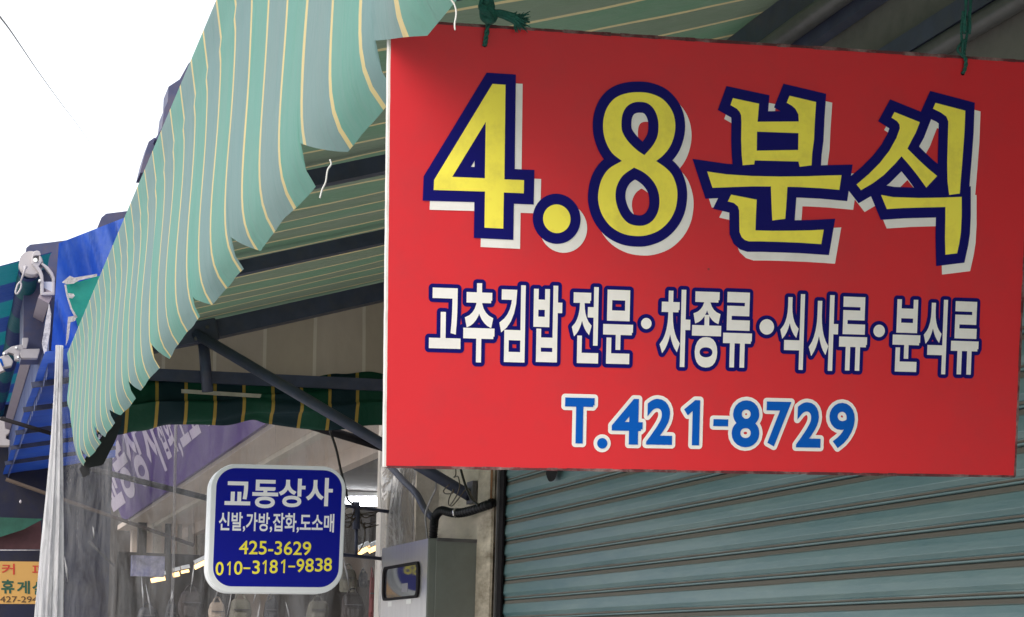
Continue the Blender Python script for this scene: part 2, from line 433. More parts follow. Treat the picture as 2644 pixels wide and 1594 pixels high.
M_panel = stripe_mat('brown_grey_tarpaulin', 0, 0.235, (lin((164, 152, 132)), lin((168, 156, 138))), lin((190, 180, 160)), 0.016, trans=0.4, fade=0.1, dust=(0.12, 0.11, 0.09))
M_grn = stripe_mat('dark_green_striped_cloth', 0, 0.134, (lin((4, 74, 54)), lin((8, 46, 56))), lin((188, 156, 74)), 0.015, off=0.03, trans=0.12, fade=0.02, dust=(0.1, 0.12, 0.1))
M_conc = mat('stained_concrete', (0.68, 0.60, 0.49), 0.85, var=0.24, scale=5, bump=0.5, bscale=26, dirt=(0.15, 0.105, 0.06), dirt_amt=0.95, dirt_scale=4, stretch=(1, 0.3, 1))
M_gray = mat('grey_fascia_sheet', (0.21, 0.195, 0.18), 0.6, var=0.22, scale=3, dirt=(0.05, 0.048, 0.045), dirt_amt=0.5, dirt_scale=6, bump=0.15, bscale=14)
M_post = mat('cream_post_paint', (0.62, 0.57, 0.49), 0.5, var=0.1, scale=6, dirt=(0.28, 0.24, 0.19), dirt_amt=0.5, dirt_scale=8)
M_steel = mat('brushed_stainless', (0.68, 0.67, 0.66), 0.30, metal=0.9, var=0.06, scale=30, bump=0.06, bscale=40, stretch=(1, 1, 0.05))
M_cab = mat('grey_green_paint', (0.165, 0.178, 0.162), 0.42, var=0.1, scale=5, dirt=(0.12, 0.11, 0.09), dirt_amt=0.35, dirt_scale=6)
M_rub = mat('black_rubber', (0.010, 0.008, 0.010), 0.7, spec=0.15, var=0.2)
M_hose = mat('black_corrugated_hose', (0.008, 0.008, 0.011), 0.5, spec=0.25, var=0.3, scale=20)
M_cable = mat('black_cable_sheath', (0.015, 0.013, 0.012), 0.45, var=0.2)
M_wire = mat('brown_wire_sheath', (0.07, 0.05, 0.03), 0.5, var=0.2)
M_thread = mat('white_thread', (0.62, 0.62, 0.6), 0.8, var=0.2)
M_purple = mat('purple_sign_print', lin((82, 52, 124)), 0.5, var=0.08, scale=2)
M_lilac = mat('pale_lilac_print', lin((198, 186, 205)), 0.5, var=0.05)
M_ceil = mat('beige_ceiling_board', (0.66, 0.56, 0.48), 0.7, var=0.06, scale=1.5)
M_ceil2 = mat('cream_ceiling_trim', (0.62, 0.57, 0.48), 0.6, var=0.08)
M_floor = mat('grey_concrete_ground', (0.36, 0.35, 0.33), 0.9, var=0.15, scale=1.5, bump=0.2, bscale=30)
M_tarp = mat('blue_tarpaulin', lin((48, 94, 200)), 0.42, var=0.12, scale=4, trans=0.32, dirt=(0.16, 0.26, 0.55), dirt_amt=0.35, dirt_scale=5, bump=0.35, bscale=9)
M_teal = mat('teal_tarpaulin', lin((24, 150, 132)), 0.5, var=0.15, scale=6, trans=0.3, bump=0.4, bscale=14)
M_torn = mat('frayed_grey_backing', (0.42, 0.40, 0.42), 0.8, var=0.3, scale=40, bump=0.6, bscale=80)
M_navytarp = mat('navy_tarpaulin', lin((22, 27, 56)), 0.6, var=0.3, scale=3, trans=0.03, dirt=(0.035, 0.03, 0.028), dirt_amt=0.8, dirt_scale=2, bump=0.5, bscale=5)
M_roof = mat('dark_slate_blue_sheet', lin((74, 78, 112)), 0.55, var=0.2, scale=6, dirt=lin((110, 92, 92)), dirt_amt=0.5, dirt_scale=10)
M_alu = mat('lilac_grey_aluminium', lin((158, 146, 154)), 0.6, metal=0.0, var=0.05, scale=8)
M_cast = mat('white_cast_bracket', (0.47, 0.44, 0.46), 0.4, var=0.06)
M_bolt = mat('bright_bolt', (0.85, 0.83, 0.8), 0.2, metal=0.9, var=0.05)
M_roll = stripe_mat('navy_teal_striped_cloth', 1, 0.62, (lin((20, 112, 124)), lin((34, 58, 122))), lin((24, 80, 122)), 0.02, trans=0.34, fade=0.03, dust=(0.12, 0.2, 0.3))
M_val = mat('pale_blue_grey_valance', lin((96, 108, 150)), 0.6, var=0.2, scale=5, trans=0.3, dirt=lin((52, 70, 126)), dirt_amt=0.8, dirt_scale=3)
M_ysign = mat('ochre_sign_print', lin((206, 160, 88)), 0.5, var=0.06, scale=3)
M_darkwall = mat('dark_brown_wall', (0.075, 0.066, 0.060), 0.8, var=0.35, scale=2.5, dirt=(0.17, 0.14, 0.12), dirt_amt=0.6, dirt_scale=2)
M_black = mat('black_sheet', (0.022, 0.022, 0.026), 0.6, var=0.25, trans=0.0)
M_film = film_mat('clear_vinyl_film', 0.095, 1.2, (0.93, 0.93, 0.95))
M_film2 = film_mat('gathered_vinyl_film', 0.20, 0.28, (0.80, 0.78, 0.76), rough=0.3, wr=22, bump=0.5)
M_crease = film_mat('vinyl_crease_glint', 0.5, 2.2, (0.9, 0.9, 0.92), rough=0.15, wr=30, bump=0.6)  # whitened so the creases stand in for glints on the film
M_flash = emit_mat('fluorescent_tube', (0.95, 0.98, 1.0), 16)
M_warm = emit_mat('warm_tube', (1.0, 0.62, 0.24), 2.2)

# slat paint: teal enamel with brown grime along the upper edge of each slat
def slat_material():
    m, n, l = newmat('teal_shutter_enamel'); p = n['Principled BSDF']
    p.inputs['Roughness'].default_value = 0.36; p.inputs['Specular IOR Level'].default_value = 0.6
    tc = n.new('ShaderNodeTexCoord'); oi = n.new('ShaderNodeObjectInfo'); sx = n.new('ShaderNodeSeparateXYZ'); l.new(tc.outputs['Object'], sx.inputs[0])
    va = n.new('ShaderNodeVectorMath'); va.operation = 'ADD'; l.new(tc.outputs['Object'], va.inputs[0])
    cb = n.new('ShaderNodeCombineXYZ'); k = n.new('ShaderNodeMath'); k.operation = 'MULTIPLY'; k.inputs[1].default_value = 37.0
    l.new(oi.outputs['Random'], k.inputs[0]); l.new(k.outputs[0], cb.inputs[0]); l.new(cb.outputs[0], va.inputs[1])
    mp = n.new('ShaderNodeMapping'); mp.inputs['Scale'].default_value = (1, 0.35, 3.0); l.new(va.outputs[0], mp.inputs['Vector'])
    t = n.new('ShaderNodeTexNoise'); t.inputs['Scale'].default_value = 4; t.inputs['Detail'].default_value = 8; t.inputs['Roughness'].default_value = 0.7; l.new(mp.outputs[0], t.inputs['Vector'])
    c1 = n.new('ShaderNodeMix'); c1.data_type = 'RGBA'
    c1.inputs[6].default_value = (0.088, 0.188, 0.212, 1); c1.inputs[7].default_value = (0.168, 0.265, 0.270, 1)
    r0 = n.new('ShaderNodeMapRange'); r0.inputs['From Min'].default_value = 0.35; r0.inputs['From Max'].default_value = 0.65; l.new(t.outputs['Fac'], r0.inputs['Value']); l.new(r0.outputs[0], c1.inputs[0])
    # grime band near the top (z local 0.060..0.080) and on the little ledge (z 0.006..0.016)
    def band(a, b, c, d):
        x = n.new('ShaderNodeMapRange'); x.interpolation_type = 'SMOOTHSTEP'; x.inputs['From Min'].default_value = a; x.inputs['From Max'].default_value = b
        y = n.new('ShaderNodeMapRange'); y.interpolation_type = 'SMOOTHSTEP'; y.inputs['From Min'].default_value = d; y.inputs['From Max'].default_value = c
        z2 = n.new('ShaderNodeMath'); z2.operation = 'ADD'; w = n.new('ShaderNodeMath'); w.operation = 'MULTIPLY_ADD'; w.inputs[1].default_value = 0.012; w.inputs[2].default_value = -0.006
        l.new(t.outputs['Fac'], w.inputs[0]); l.new(sx.outputs[2], z2.inputs[0]); l.new(w.outputs[0], z2.inputs[1])
        l.new(z2.outputs[0], x.inputs['Value']); l.new(z2.outputs[0], y.inputs['Value'])
        q = n.new('ShaderNodeMath'); q.operation = 'MULTIPLY'; l.new(x.outputs[0], q.inputs[0]); l.new(y.outputs[0], q.inputs[1])
        return q.outputs[0]
    s = n.new('ShaderNodeMath'); s.operation = 'MAXIMUM'; l.new(band(0.061, 0.068, 0.2, 0.3), s.inputs[0]); l.new(band(0.006, 0.009, 0.012, 0.016), s.inputs[1])
    s2 = n.new('ShaderNodeMath'); s2.operation = 'MULTIPLY'; s2.inputs[1].default_value = 0.9; l.new(s.outputs[0], s2.inputs[0])
    c2 = n.new('ShaderNodeMix'); c2.data_type = 'RGBA'; c2.inputs[7].default_value = (0.145, 0.116, 0.09, 1)
    l.new(c1.outputs[2], c2.inputs[6]); l.new(s2.outputs[0], c2.inputs[0]); l.new(c2.outputs[2], p.inputs['Base Color'])
    rr = n.new('ShaderNodeMapRange'); rr.inputs['To Min'].default_value = 0.36; rr.inputs['To Max'].default_value = 0.75; l.new(s2.outputs[0], rr.inputs['Value']); l.new(rr.outputs[0], p.inputs['Roughness'])
    b = n.new('ShaderNodeBump'); b.inputs['Strength'].default_value = 0.18; b.inputs['Distance'].default_value = 0.01; l.new(t.outputs['Fac'], b.inputs['Height']); l.new(b.outputs[0], p.inputs['Normal'])
    return m
M_slat = slat_material()

# ================================================================== THE SETTING
W = 2.16                                                    # the shop fronts: plane x = W; the street runs along +y
g = MB().box((-60, -40, -0.2), (60, 120, 0)).build('ground', M_floor); g['kind'] = 'structure'

# ---- the shop with the shutter: concrete end wall, fascia, cream post
shop = thing('shop_building', (W, 6, 0), 'old concrete shop front with grey fascia behind the red signboard', 'shop')
cw = MB()
Y0c, Y1c = 7.93, 8.98
def wall_fn(u, v):
    y = lerp(Y0c, Y1c, u); z = lerp(0, 3.3, v)
    return Vector((W + 0.012 * wob(y * 9, z * 7) * 0.5, y, z))
cw.grid(30, 60, wall_fn)
cw.add([wall_fn(0, 0), wall_fn(0, 1), (W + 0.5, Y0c, 3.3), (W + 0.5, Y0c, 0)], [(0, 1, 2, 3)])
cw.build('wall', M_conc, shop)
MB().box((W - 0.022, 7.95, 0), (W - 0.0105, 8.175, 3.2)).build('pilaster', M_conc, shop)
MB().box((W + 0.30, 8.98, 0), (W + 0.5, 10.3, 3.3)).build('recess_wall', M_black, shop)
bevel(MB().box((W - 0.02, 10.0, 0), (W + 0.12, 10.26, 3.3)).build('post', M_post, shop), 0.008)
MB().box((W + 0.12, 9.95, 0), (W + 0.5, 10.0, 3.3)).build('side_wall', M_post, shop)
MB().box((W + 0.01, -6, 2.86), (W + 0.5, 7.9, 3.75)).build('fascia', M_gray, shop)
MB().box((W + 0.5, -6, 0), (W + 4, 9.9, 6.2)).build('building_body', M_gray, shop)
MB().box((W + 0.02, -6, 0), (W + 0.5, 1.2, 2.86)).build('near_wall', M_conc, shop)

MB().box((W - 0.0245, 7.945, 2.26), (W - 0.0225, 7.972, 2.62)).build('rust_strip', mat('orange_rust', (0.22, 0.10, 0.035), 0.9, var=0.5, scale=30, dirt=(0.05, 0.03, 0.02), dirt_amt=0.9, dirt_scale=20), shop)
# ---- roller shutter: each slat its own part, slats share one mesh
sh = thing('roller_shutter', (W, 4.6, 0), 'closed teal metal roller shutter with grimy horizontal slats', 'shutter')
PITCH, ZB = 0.07985, 1.7638
prof = [(0.004, 0.0799), (-0.0015, 0.0775), (-0.004, 0.0665), (-0.0062, 0.0635), (-0.0088, 0.048), (-0.0108, 0.0305), (-0.0106, 0.0285), (-0.0045, 0.0215), (-0.001, 0.0165),
        (-0.0036, 0.0148), (-0.0036, 0.0095), (-0.0012, 0.0085), (-0.0046, 0.0062), (-0.0046, 0.0036), (-0.003, 0.002), (0.006, 0.0004)]
ys = [1.2 + (7.868 - 1.2) * i / 24 for i in range(25)]
smb = MB()
vsl = [(px_, y, pz) for y in ys for px_, pz in prof]; npf = len(prof)
smb.add(vsl, [(a * npf + b, a * npf + b + 1, (a + 1) * npf + b + 1, (a + 1) * npf + b) for a in range(24) for b in range(npf - 1)], False)
slat0 = smb.build('slat', M_slat); slat_me = slat0.data
for pgn in slat_me.polygons: pgn.use_smooth = False
bpy.data.objects.remove(slat0)
zk = ZB - PITCH * 21
i = 0
while zk < 2.86:
    s = bpy.data.objects.new('slat', slat_me); COL.objects.link(s)
    s.location = (W + 0.02 + 0.0012 * wob(i * 1.9), 0, zk); s.rotation_euler = (0, math.radians(0.25 * wob(i * 2.7)), 0); attach(s, sh)
    zk += PITCH; i += 1
MB().box((W - 0.010, 7.905, 0), (W + 0.10, 7.922, 2.9)).box((W + 0.06, 7.5, 0), (W + 0.07, 7.905, 2.9)).build('guide_rail', M_pipe, sh)
MB().box((W - 0.002, 7.845, 0), (W + 0.006, 7.904, 2.9)).build('rail_gap_shadow', M_rub, sh)  # black strip put in for the shadow in the gap beside the rail
c = onX(1433, 1222, W)
hb = MB(); hb.add([c + Vector((-0.012, 0.075 * math.cos(a) * (1 + 0.12 * math.sin(3 * a)), 0.032 * math.sin(a))) for a in [k * math.pi / 10 for k in range(20)]], [tuple(range(20))])
hb.build('torn_hole', M_rub, sh)

# ================================================================== STRIPED AWNING
XA, ZA = 0.505, EYE + 1.318                                # street edge of the roof
RS = 0.299                                                   # rise per metre towards the wall
XW = 2.182
YN, YF = -1.6, 9.45
def roofz(x): return ZA + RS * (x - XA)
RAFT = [-0.2, 1.42, 2.9, 4.22, 6.12, 7.62, 9.30]
aw = thing('striped_awning', (1.3, 4, 3.0), 'faded green and grey striped awning with yellow lines and torn hem over the red sign', 'awning')
def roof_fn(u, v):
    x = lerp(XA + 0.012, XW, u); y = lerp(YN, YF, v)
    k = min(abs(y - r) for r in RAFT)
    sag = 0.012 * min(1, k / 0.7) ** 2 * math.sin(math.pi * u) + 0.003 * wob(x * 6, y * 5)
    return Vector((x, y, roofz(x) - sag + 0.03))
MB().grid(22, 150, roof_fn).build('canopy', M_awn_shaded, aw)
# drape and valance: rolled over the front pipe, hanging, curling inwards at a slit hem
SLITS = [-0.9, -0.2, 0.45, 1.05, 1.74, 2.55, 3.108, 3.922, 4.575, 5.497, 6.229, 6.938, 7.608, 8.354]
SLITD = {2.55: 0.062}
SLITW = [0.20 + 0.03 * math.sin(k * 1.3) for k in range(len(SLITS))]
def hem_up(y):
    """how far the hem is cut back at y"""
    up_ = 0.0
    for k, s in enumerate(SLITS):
        d = SLITD.get(s, 0.056 + 0.014 * math.sin(k * 2.2)); w = SLITW[k]
        if s - w < y <= s: up_ = max(up_, d * ((y - (s - w)) / w) ** 1.1)
    return up_
ycols = sorted(set([round(YN + i * 0.035, 4) for i in range(int((YF - YN) / 0.035) + 1)] + [s for s in SLITS] + [s + 0.004 for s in SLITS] + [round(s - w, 4) for s, w in zip(SLITS, SLITW)] + [round(s - w * 0.5, 4) for s, w in zip(SLITS, SLITW)]))
NT = 26
def val_pt(y, t):
    far = sm(8.55, YF, y)
    HEM0 = 2.331 + 0.036 * sm(2.9, 5.2, y) + 0.004 * wob(y * 2.1) + 0.014 * (1 - sm(2.35, 2.6, y)) + 0.30 * far ** 1.2
    HEM = HEM0 + hem_up(y)
    fold = 0.0022 * wob(y * 7.3) * sm(0.25, 0.8, t) + 0.001 * wob(y * 17, t * 3) * t
    if t < 0.14:
        q = t / 0.14; x = lerp(XA, XA + 0.014, q); z = lerp(ZA + 0.030, ZA - 0.062, q)
    else:
        q = (t - 0.14) / 0.86
        z = lerp(ZA - 0.062, HEM, q)
        x = XA + 0.014 - 0.011 * sm(0, 0.75, q) + 0.0010 * math.sin(q * 9 + y * 1.1)
        k = max(0.0, min(1.0, (HEM0 + 0.135 - z) / 0.135))
        slitfar = min((s - y for s in SLITS if s >= y), default=1)
        x += 0.008 * k * k + k ** 4 * (0.024 + 0.006 * wob(y * 5.1))
        x -= 0.004 * math.exp(-((y - 4.53) / 0.02) ** 2) * sm(0.0, 0.3, q) + 0.004 * math.exp(-(q / 0.05) ** 2)
    return Vector((x + fold, y, z))
vb = MB()
vv = [val_pt(y, j / (NT - 1)) for y in ycols for j in range(NT)]
ff = []
for a in range(len(ycols) - 1):
    if ycols[a] in SLITS:                                  # the slit: upper cloth stays joined
        rows = NT - 2
    else: rows = NT - 1
    ff += [(a * NT + b, (a + 1) * NT + b, (a + 1) * NT + b + 1, a * NT + b + 1) for b in range(rows)]
vb.add(vv, ff, True)
vb.build('valance', M_awn, aw)
MB().tube([(XA + 0.055, YN + 0.02, ZA - 0.012), (XA + 0.055, YF - 0.12, ZA - 0.012)], 0.026, 10).build('front_pipe', M_dark, aw)
for k, r in enumerate(RAFT):
    if k == len(RAFT) - 1: continue
    MB().beam((XA + 0.06, r, roofz(XA + 0.06) - 0.022), (XW - 0.02, r, roofz(XW - 0.02) - 0.022), 0.06, 0.05).build('rafter', M_dark, aw)
MB().beam((XA + 0.06, RAFT[-1], roofz(XA + 0.06) - 0.03), (XW - 0.02, RAFT[-1], roofz(XW - 0.02) - 0.03), 0.10, 0.08).build('end_rafter', M_dark, aw)
zb = EYE + 0.815 * 2.09
MB().beam((2.1475, YN, zb + 0.048), (2.1475, YF, zb + 0.048), 0.034, 0.12).build('wall_beam', M_dark, aw)
MB().tube([(2.098, YN, zb - 0.029), (2.098, YF, zb - 0.029)], 0.028, 12).build('wall_pipe', M_pipe, aw)
MB().beam((2.145, YN, zb - 0.05), (2.145, YF, zb - 0.05), 0.035, 0.05).build('wall_strip', M_dark, aw)
zb2 = EYE + 0.676 * 2.14
MB().beam((2.145, YN, zb2 + 0.022), (2.145, 7.88, zb2 + 0.022), 0.045, 0.05).build('fascia_strip', M_dark, aw)
MB().tube([(2.135, YN, zb2 - 0.028), (2.135, 7.88, zb2 - 0.028)], 0.024, 12).build('fascia_pipe', M_pipe, aw)
# end frame: diagonal brace, hanger, hanging end panel
j0 = onY(505, 862, 9.22)
wp = onX(1212, 1280, W - 0.02)
MB().tube([j0, wp], 0.025, 12).build('brace', M_dark, aw)
MB().tube([onY(524, 868, 9.26), onY(536, 1012, 9.26)], 0.026, 10).build('hanger', M_dark, aw)
MB().box(wp - Vector((0.0, 0.05, 0.035)), wp + Vector((0.02, 0.05, 0.06))).build('brace_bracket', M_pipe, aw)
bevel(MB().beam(j0 + Vector((-0.10, 0.03, -0.02)), j0 + Vector((0.10, 0.02, 0.03)), 0.07, 0.10).build('joint_plate', M_dark, aw), 0.008)
for dx_, dz_ in ((-0.06, 0.02), (0.05, 0.03), (0.0, -0.025)):
    q_ = j0 + Vector((dx_, -0.03, dz_)); MB().tube([q_, q_ + Vector((0, 0.03, 0))], 0.009, 6).build('bolt', M_pipe, aw)
def panel_fn(u, v):
    x = lerp(XA + 0.12, 2.12, u); zt = roofz(x) - 0.06; zbm = 2.87 + 0.02 * math.sin(u * 3)
    return Vector((x, 9.40 + 0.012 * wob(x * 9, v * 2) + 0.02 * v, lerp(zbm, zt, v)))
MB().grid(40, 14, panel_fn).build('end_panel', M_panel, aw)
MB().beam((XA + 0.1, 9.36, 2.862), (2.12, 9.36, 2.89), 0.04, 0.055).build('end_rail', M_dark, aw)
# black flap at the far corner
p = [onY(x, y, 8.75) for x, y in ((205, 1212), (222, 1180), (300, 1078), (318, 1062), (312, 1100), (297, 1140), (266, 1201), (232, 1208), (231, 1226), (214, 1234))]
solid(MB().add(p, [tuple(range(len(p)))]).build('corner_flap', M_black, aw), 0.006)
# loose threads of the hem
def thread(pts, Y, r=0.0012):
    P = curve_pts([onY(x, y, Y) for x, y in pts], 5)
    return MB().tube(P, r, 5).build('loose_thread', M_thread, aw)
thread([(1160, -6), (1173, 12), (1178, 35), (1174, 62), (1175, 78)], 2.2, 0.0011)
thread([(852, 412), (855, 425), (846, 440), (841, 470), (832, 490), (826, 512)], 2.9, 0.0014)

# ================================================================== RED SIGNBOARD
K = 1.045                                                   # sits just under the hem
so = C0 + (Vector((0.93395658, 2.40368273, 2.11936023)) - C0) * K
TL, TR, BR, BL = [C0 + (Vector(q) - C0) * K for q in ((0.49891909, 2.39966344, 2.37374462), (1.34839872, 2.35582253, 2.40208323), (1.36899407, 2.40770203, 1.86497584), (0.51951443, 2.45154294, 1.83663722))]
P1 = Plane((TL + TR + BR + BL) / 4, TR - TL, (TL - BL))
if P1.n.y > 0: P1.n = -P1.n
sw, shh = (TR - TL).length, (TL - BL).length
rs = thing('red_signboard', P1.o, 'big red hanging signboard with yellow and navy title lettering and a blue phone number', 'sign')
bd = MB(); T = 0.014
def rough_edge(n_, a, b):
    out = []
    for i in range(n_):
        t = i / n_; out.append((lerp(a[0], b[0], t), lerp(a[1], b[1], t)))
    return out
hw, hh = sw / 2, shh / 2
ring = []
for a, b, nn in (((-hw, -hh), (hw, -hh), 60), ((hw, -hh), (hw, hh), 30), ((hw, hh), (-hw, hh), 60), ((-hw, hh), (-hw, -hh), 30)):
    for i, q in enumerate(rough_edge(nn, a, b)):
        j = (0.0009 if nn == 60 else 0.0002) if 0 < i else 0
        ring.append((q[0] + random.uniform(-j, j), q[1] + random.uniform(-j, j)))
bd.extrude_poly([P1.at(x, y, -T) for x, y in ring], P1.n * T)
bd.build('board', M_board, rs, origin=P1.o)
face = [(x * 0.9965 + 0.0012, y * 0.997) for x, y in ring]
P1.sheet('red_face', (face, [tuple(range(len(face)))]), 0.0006, M_red, rs)
# dark melted rim along top, bottom and right edges
rim = MB()
def rimstrip(a, b, n_, w):
    for i in range(n_):
        t0, t1 = i / n_, (i + 1) / n_
        p0 = (lerp(a[0], b[0], t0), lerp(a[1], b[1], t0)); p1 = (lerp(a[0], b[0], t1), lerp(a[1], b[1], t1))
        rim.beam(P1.at(*p0, -T * 0.4), P1.at(*p1, -T * 0.4), w * random.uniform(0.75, 1.25), T * 0.96, upv=P1.n)
rimstrip((-hw, hh), (hw, hh), 70, 0.004); rimstrip((hw, -hh), (-hw + 0.004, -hh), 70, 0.0035); rimstrip((hw, hh), (hw, -hh), 30, 0.003)
rim.build('edge_trim', M_edge, rs, origin=P1.o)

def PXL(pts, ox, oy, s): return [P1.px(ox + x / s, oy + y / s) for x, y in pts]
def ccw(p): return p if area2(p) > 0 else list(reversed(p))
A5 = (1060, 150, 2.8014); A4 = (1760, 200, 2.7873)
four = with_holes(PXL([(590, 190), (684, 196), (676, 880), (818, 886), (816, 981), (672, 975), (668, 1236), (532, 1229), (536, 968), (165, 957), (168, 884)], *A5),
                  [PXL([(541, 465), (535, 872), (299, 862)], *A5)])
dcx = PXL([(1055, 1165)], *A5)[0]; dr = abs(PXL([(1154, 1165)], *A5)[0][0] - dcx[0])
dot = disc(*dcx, dr, 40)
def smooth_loop(pts, corners, n=4):
    """closed loop through pts, sharp at the listed corner indices"""
    k = len(pts); out = []
    for i in range(k):
        p0, p1, p2, p3 = pts[i - 1], pts[i], pts[(i + 1) % k], pts[(i + 2) % k]
        if i in corners: p0 = (2 * p1[0] - p2[0], 2 * p1[1] - p2[1])
        if (i + 1) % k in corners: p3 = (2 * p2[0] - p1[0], 2 * p2[1] - p1[1])
        for j in range(n):
            t = j / n
            out.append(tuple(0.5 * (2 * p1[c] + (p2[c] - p0[c]) * t + (2 * p0[c] - 5 * p1[c] + 4 * p2[c] - p3[c]) * t * t + (3 * p1[c] - p0[c] - 3 * p2[c] + p3[c]) * t ** 3) for c in (0, 1)))
    return out
eo = [(1655, 250), (1740, 262), (1820, 300), (1880, 370), (1908, 450), (1908, 540), (1880, 630), (1830, 700), (1773, 748), (1840, 795), (1890, 850), (1920, 930), (1926, 1010),
      (1910, 1100), (1868, 1180), (1800, 1245), (1720, 1280), (1640, 1290), (1540, 1275), (1450, 1225), (1390, 1150), (1360, 1070), (1354, 990), (1375, 890), (1430, 805),
      (1525, 747), (1455, 690), (1410, 610), (1390, 520), (1395, 430), (1425, 350), (1480, 290), (1560, 258)]
eh1 = [(1655, 320), (1710, 330), (1755, 370), (1782, 430), (1790, 500), (1780, 575), (1745, 640), (1688, 705), (1630, 665), (1570, 605), (1530, 540), (1522, 480), (1530, 410), (1560, 355), (1605, 327)]
eh2 = [(1613, 795), (1680, 828), (1740, 880), (1782, 950), (1797, 1030), (1787, 1110), (1750, 1175), (1695, 1210), (1635, 1215), (1570, 1195), (1520, 1140), (1487, 1060), (1479, 990), (1492, 920), (1535, 850)]
eight = with_holes(PXL(smooth_loop(eo, {8, 25}), *A5), [PXL(smooth_loop(eh1, {7}), *A5), PXL(smooth_loop(eh2, {0}), *A5)])
bi = with_holes(PXL([(365, 152), (553, 192), (542, 322), (838, 320), (836, 270), (815, 230), (790, 207), (752, 185), (772, 135), (963, 180), (955, 300), (948, 450), (935, 550), (930, 635), (845, 646), (836, 608),
                     (522, 600), (518, 628), (435, 635), (428, 560), (424, 450), (426, 330), (424, 275), (413, 250), (393, 228), (347, 202)], *A4),
                [PXL([(538, 393), (836, 404), (834, 525), (536, 530)], *A4)])
uu = with_holes(PXL([(180, 680), (320, 700), (500, 712), (700, 716), (900, 714), (1050, 708), (1146, 706), (1130, 812), (1000, 800), (850, 792), (757, 790), (750, 900), (741, 1020), (648, 1032), (642, 900), (638, 787), (500, 787), (350, 792), (218, 797)], *A4))
ni = with_holes(PXL([(352, 846), (536, 882), (530, 1000), (527, 1103), (650, 1106), (800, 1105), (920, 1103), (1018, 1098), (1000, 1202), (850, 1192), (700, 1186), (560, 1182), (480, 1182), (450, 1172), (428, 1152), (412, 1115), (410, 960), (400, 930), (370, 905), (328, 895)], *A4))
si = with_holes(PXL([(1527, 252), (1709, 325), (1680, 400), (1650, 455), (1620, 515), (1700, 595), (1770, 660), (1834, 712), (1755, 795), (1690, 705), (1630, 630), (1577, 570), (1530, 625), (1450, 705), (1370, 765), (1286, 814), (1254, 773), (1340, 700), (1420, 620), (1490, 530), (1540, 440), (1565, 370), (1563, 342), (1545, 318), (1505, 292)], *A4))
ii = with_holes(PXL([(1822, 186), (2036, 242), (2030, 400), (2015, 600), (2005, 720), (1996, 838), (1920, 848), (1908, 750), (1906, 600), (1912, 400), (1914, 320), (1900, 285), (1860, 255), (1803, 228)], *A4))
gi = with_holes(PXL([(1430, 848), (1520, 864), (1700, 870), (1850, 868), (2010, 862), (2010, 1000), (2004, 1120), (1992, 1200), (1977, 1268), (1893, 1278), (1890, 1150), (1892, 1040), (1893, 935), (1750, 938), (1600, 942), (1472, 950)], *A4))
PXM = abs(P1.px(1822, 700)[0] - P1.px(1821, 700)[0])         # metres per photo pixel on the sign
letters = [four, dot, eight, merge([bi]), merge([uu]), merge([ni]), merge([si]), merge([ii]), merge([gi])]
title = merge(letters)
navy_parts = [fat(*q, 25.4 * PXM, 'miter') for q in letters]
# union of the navy pieces
def union(parts, eps=1e-5):  # joined outline sheet
    V, FF = merge(parts); FF = [f if area2([V[i] for i in f]) > 0 else tuple(reversed(f)) for f in FF]
    return union_faces([Vector(v) for v in V], FF, eps)
navy = union(navy_parts)
P1.sheet('lettering_shadow', ([(x + 17.2 * PXM, y - 20.5 * PXM) for x, y in navy[0]], navy[1]), 0.0012, M_white_v, rs)
P1.sheet('lettering_outline', navy, 0.0018, M_navy_v, rs)
P1.sheet('lettering', title, 0.0024, M_yellow_v, rs)
# second line
A6 = (1060, 700, 3.85); A7 = (1660, 740, 2.504)
def box6(a, x0, y0, x1, y1): return P1.boxpx(a[0] + x0 / a[2], a[1] + y0 / a[2], a[0] + x1 / a[2], a[1] + y1 / a[2])
menu = []
for ch, a, b4 in (('고', A6, (183, 170, 497, 772)), ('추', A6, (523, 123, 833, 910)), ('김', A6, (880, 140, 1136, 908)), ('밥', A6, (1218, 145, 1502, 908)), ('전', A6, (1600, 158, 1868, 918)), ('문', A6, (1912, 190, 2208, 925)),
                  ('차', A7, (108, 20, 303, 520)), ('종', A7, (315, 35, 503, 525)), ('류', A7, (517, 38, 703, 525)), ('식', A7, (885, 48, 1038, 538)), ('사', A7, (1072, 55, 1258, 545)), ('류', A7, (1267, 68, 1447, 545)),
                  ('분', A7, (1612, 85, 1790, 552)), ('식', A7, (1812, 85, 1960, 567)), ('류', A7, (1990, 98, 2168, 570))):
    menu.append(fit(ch, *box6(a, *b4), bold=0.030))
for a, c2, r in ((A6, (2340, 523), 13.5), (A7, (798, 262), 19), (A7, (1524, 288), 15.5)):
    q = P1.px(a[0] + c2[0] / a[2], a[1] + c2[1] / a[2]); menu.append(disc(*q, r * PXM, 28))
mo = union([fat(*q, 9.6 * PXM) for q in menu])
P1.sheet('menu_outline', mo, 0.0012, M_navy_v, rs); P1.sheet('menu_lettering', merge(menu), 0.0018, M_white_v, rs)
A8 = (1400, 980, 2.738)
ph = [fit(ch, *box6(A8, *b4), bold=bo) for ch, b4, bo in (('T', (157, 130, 365, 453), 0.028), ('4', (490, 137, 708, 460), 0.028), ('2', (735, 138, 918, 462), 0.028), ('1', (998, 146, 1110, 466), 0.028), ('-', (1207, 282, 1312, 331), 0.0),
      ('8', (1338, 148, 1534, 480), 0.028), ('7', (1580, 158, 1754, 475), 0.028), ('2', (1795, 162, 1968, 482), 0.028), ('9', (2025, 166, 2205, 487), 0.028))]
q = P1.px(1400 + 422 / 2.738, 980 + 452 / 2.738); ph.append(disc(*q, 13 * PXM, 24))
po = union([fat(*w_, 9.0 * PXM) for w_ in ph])
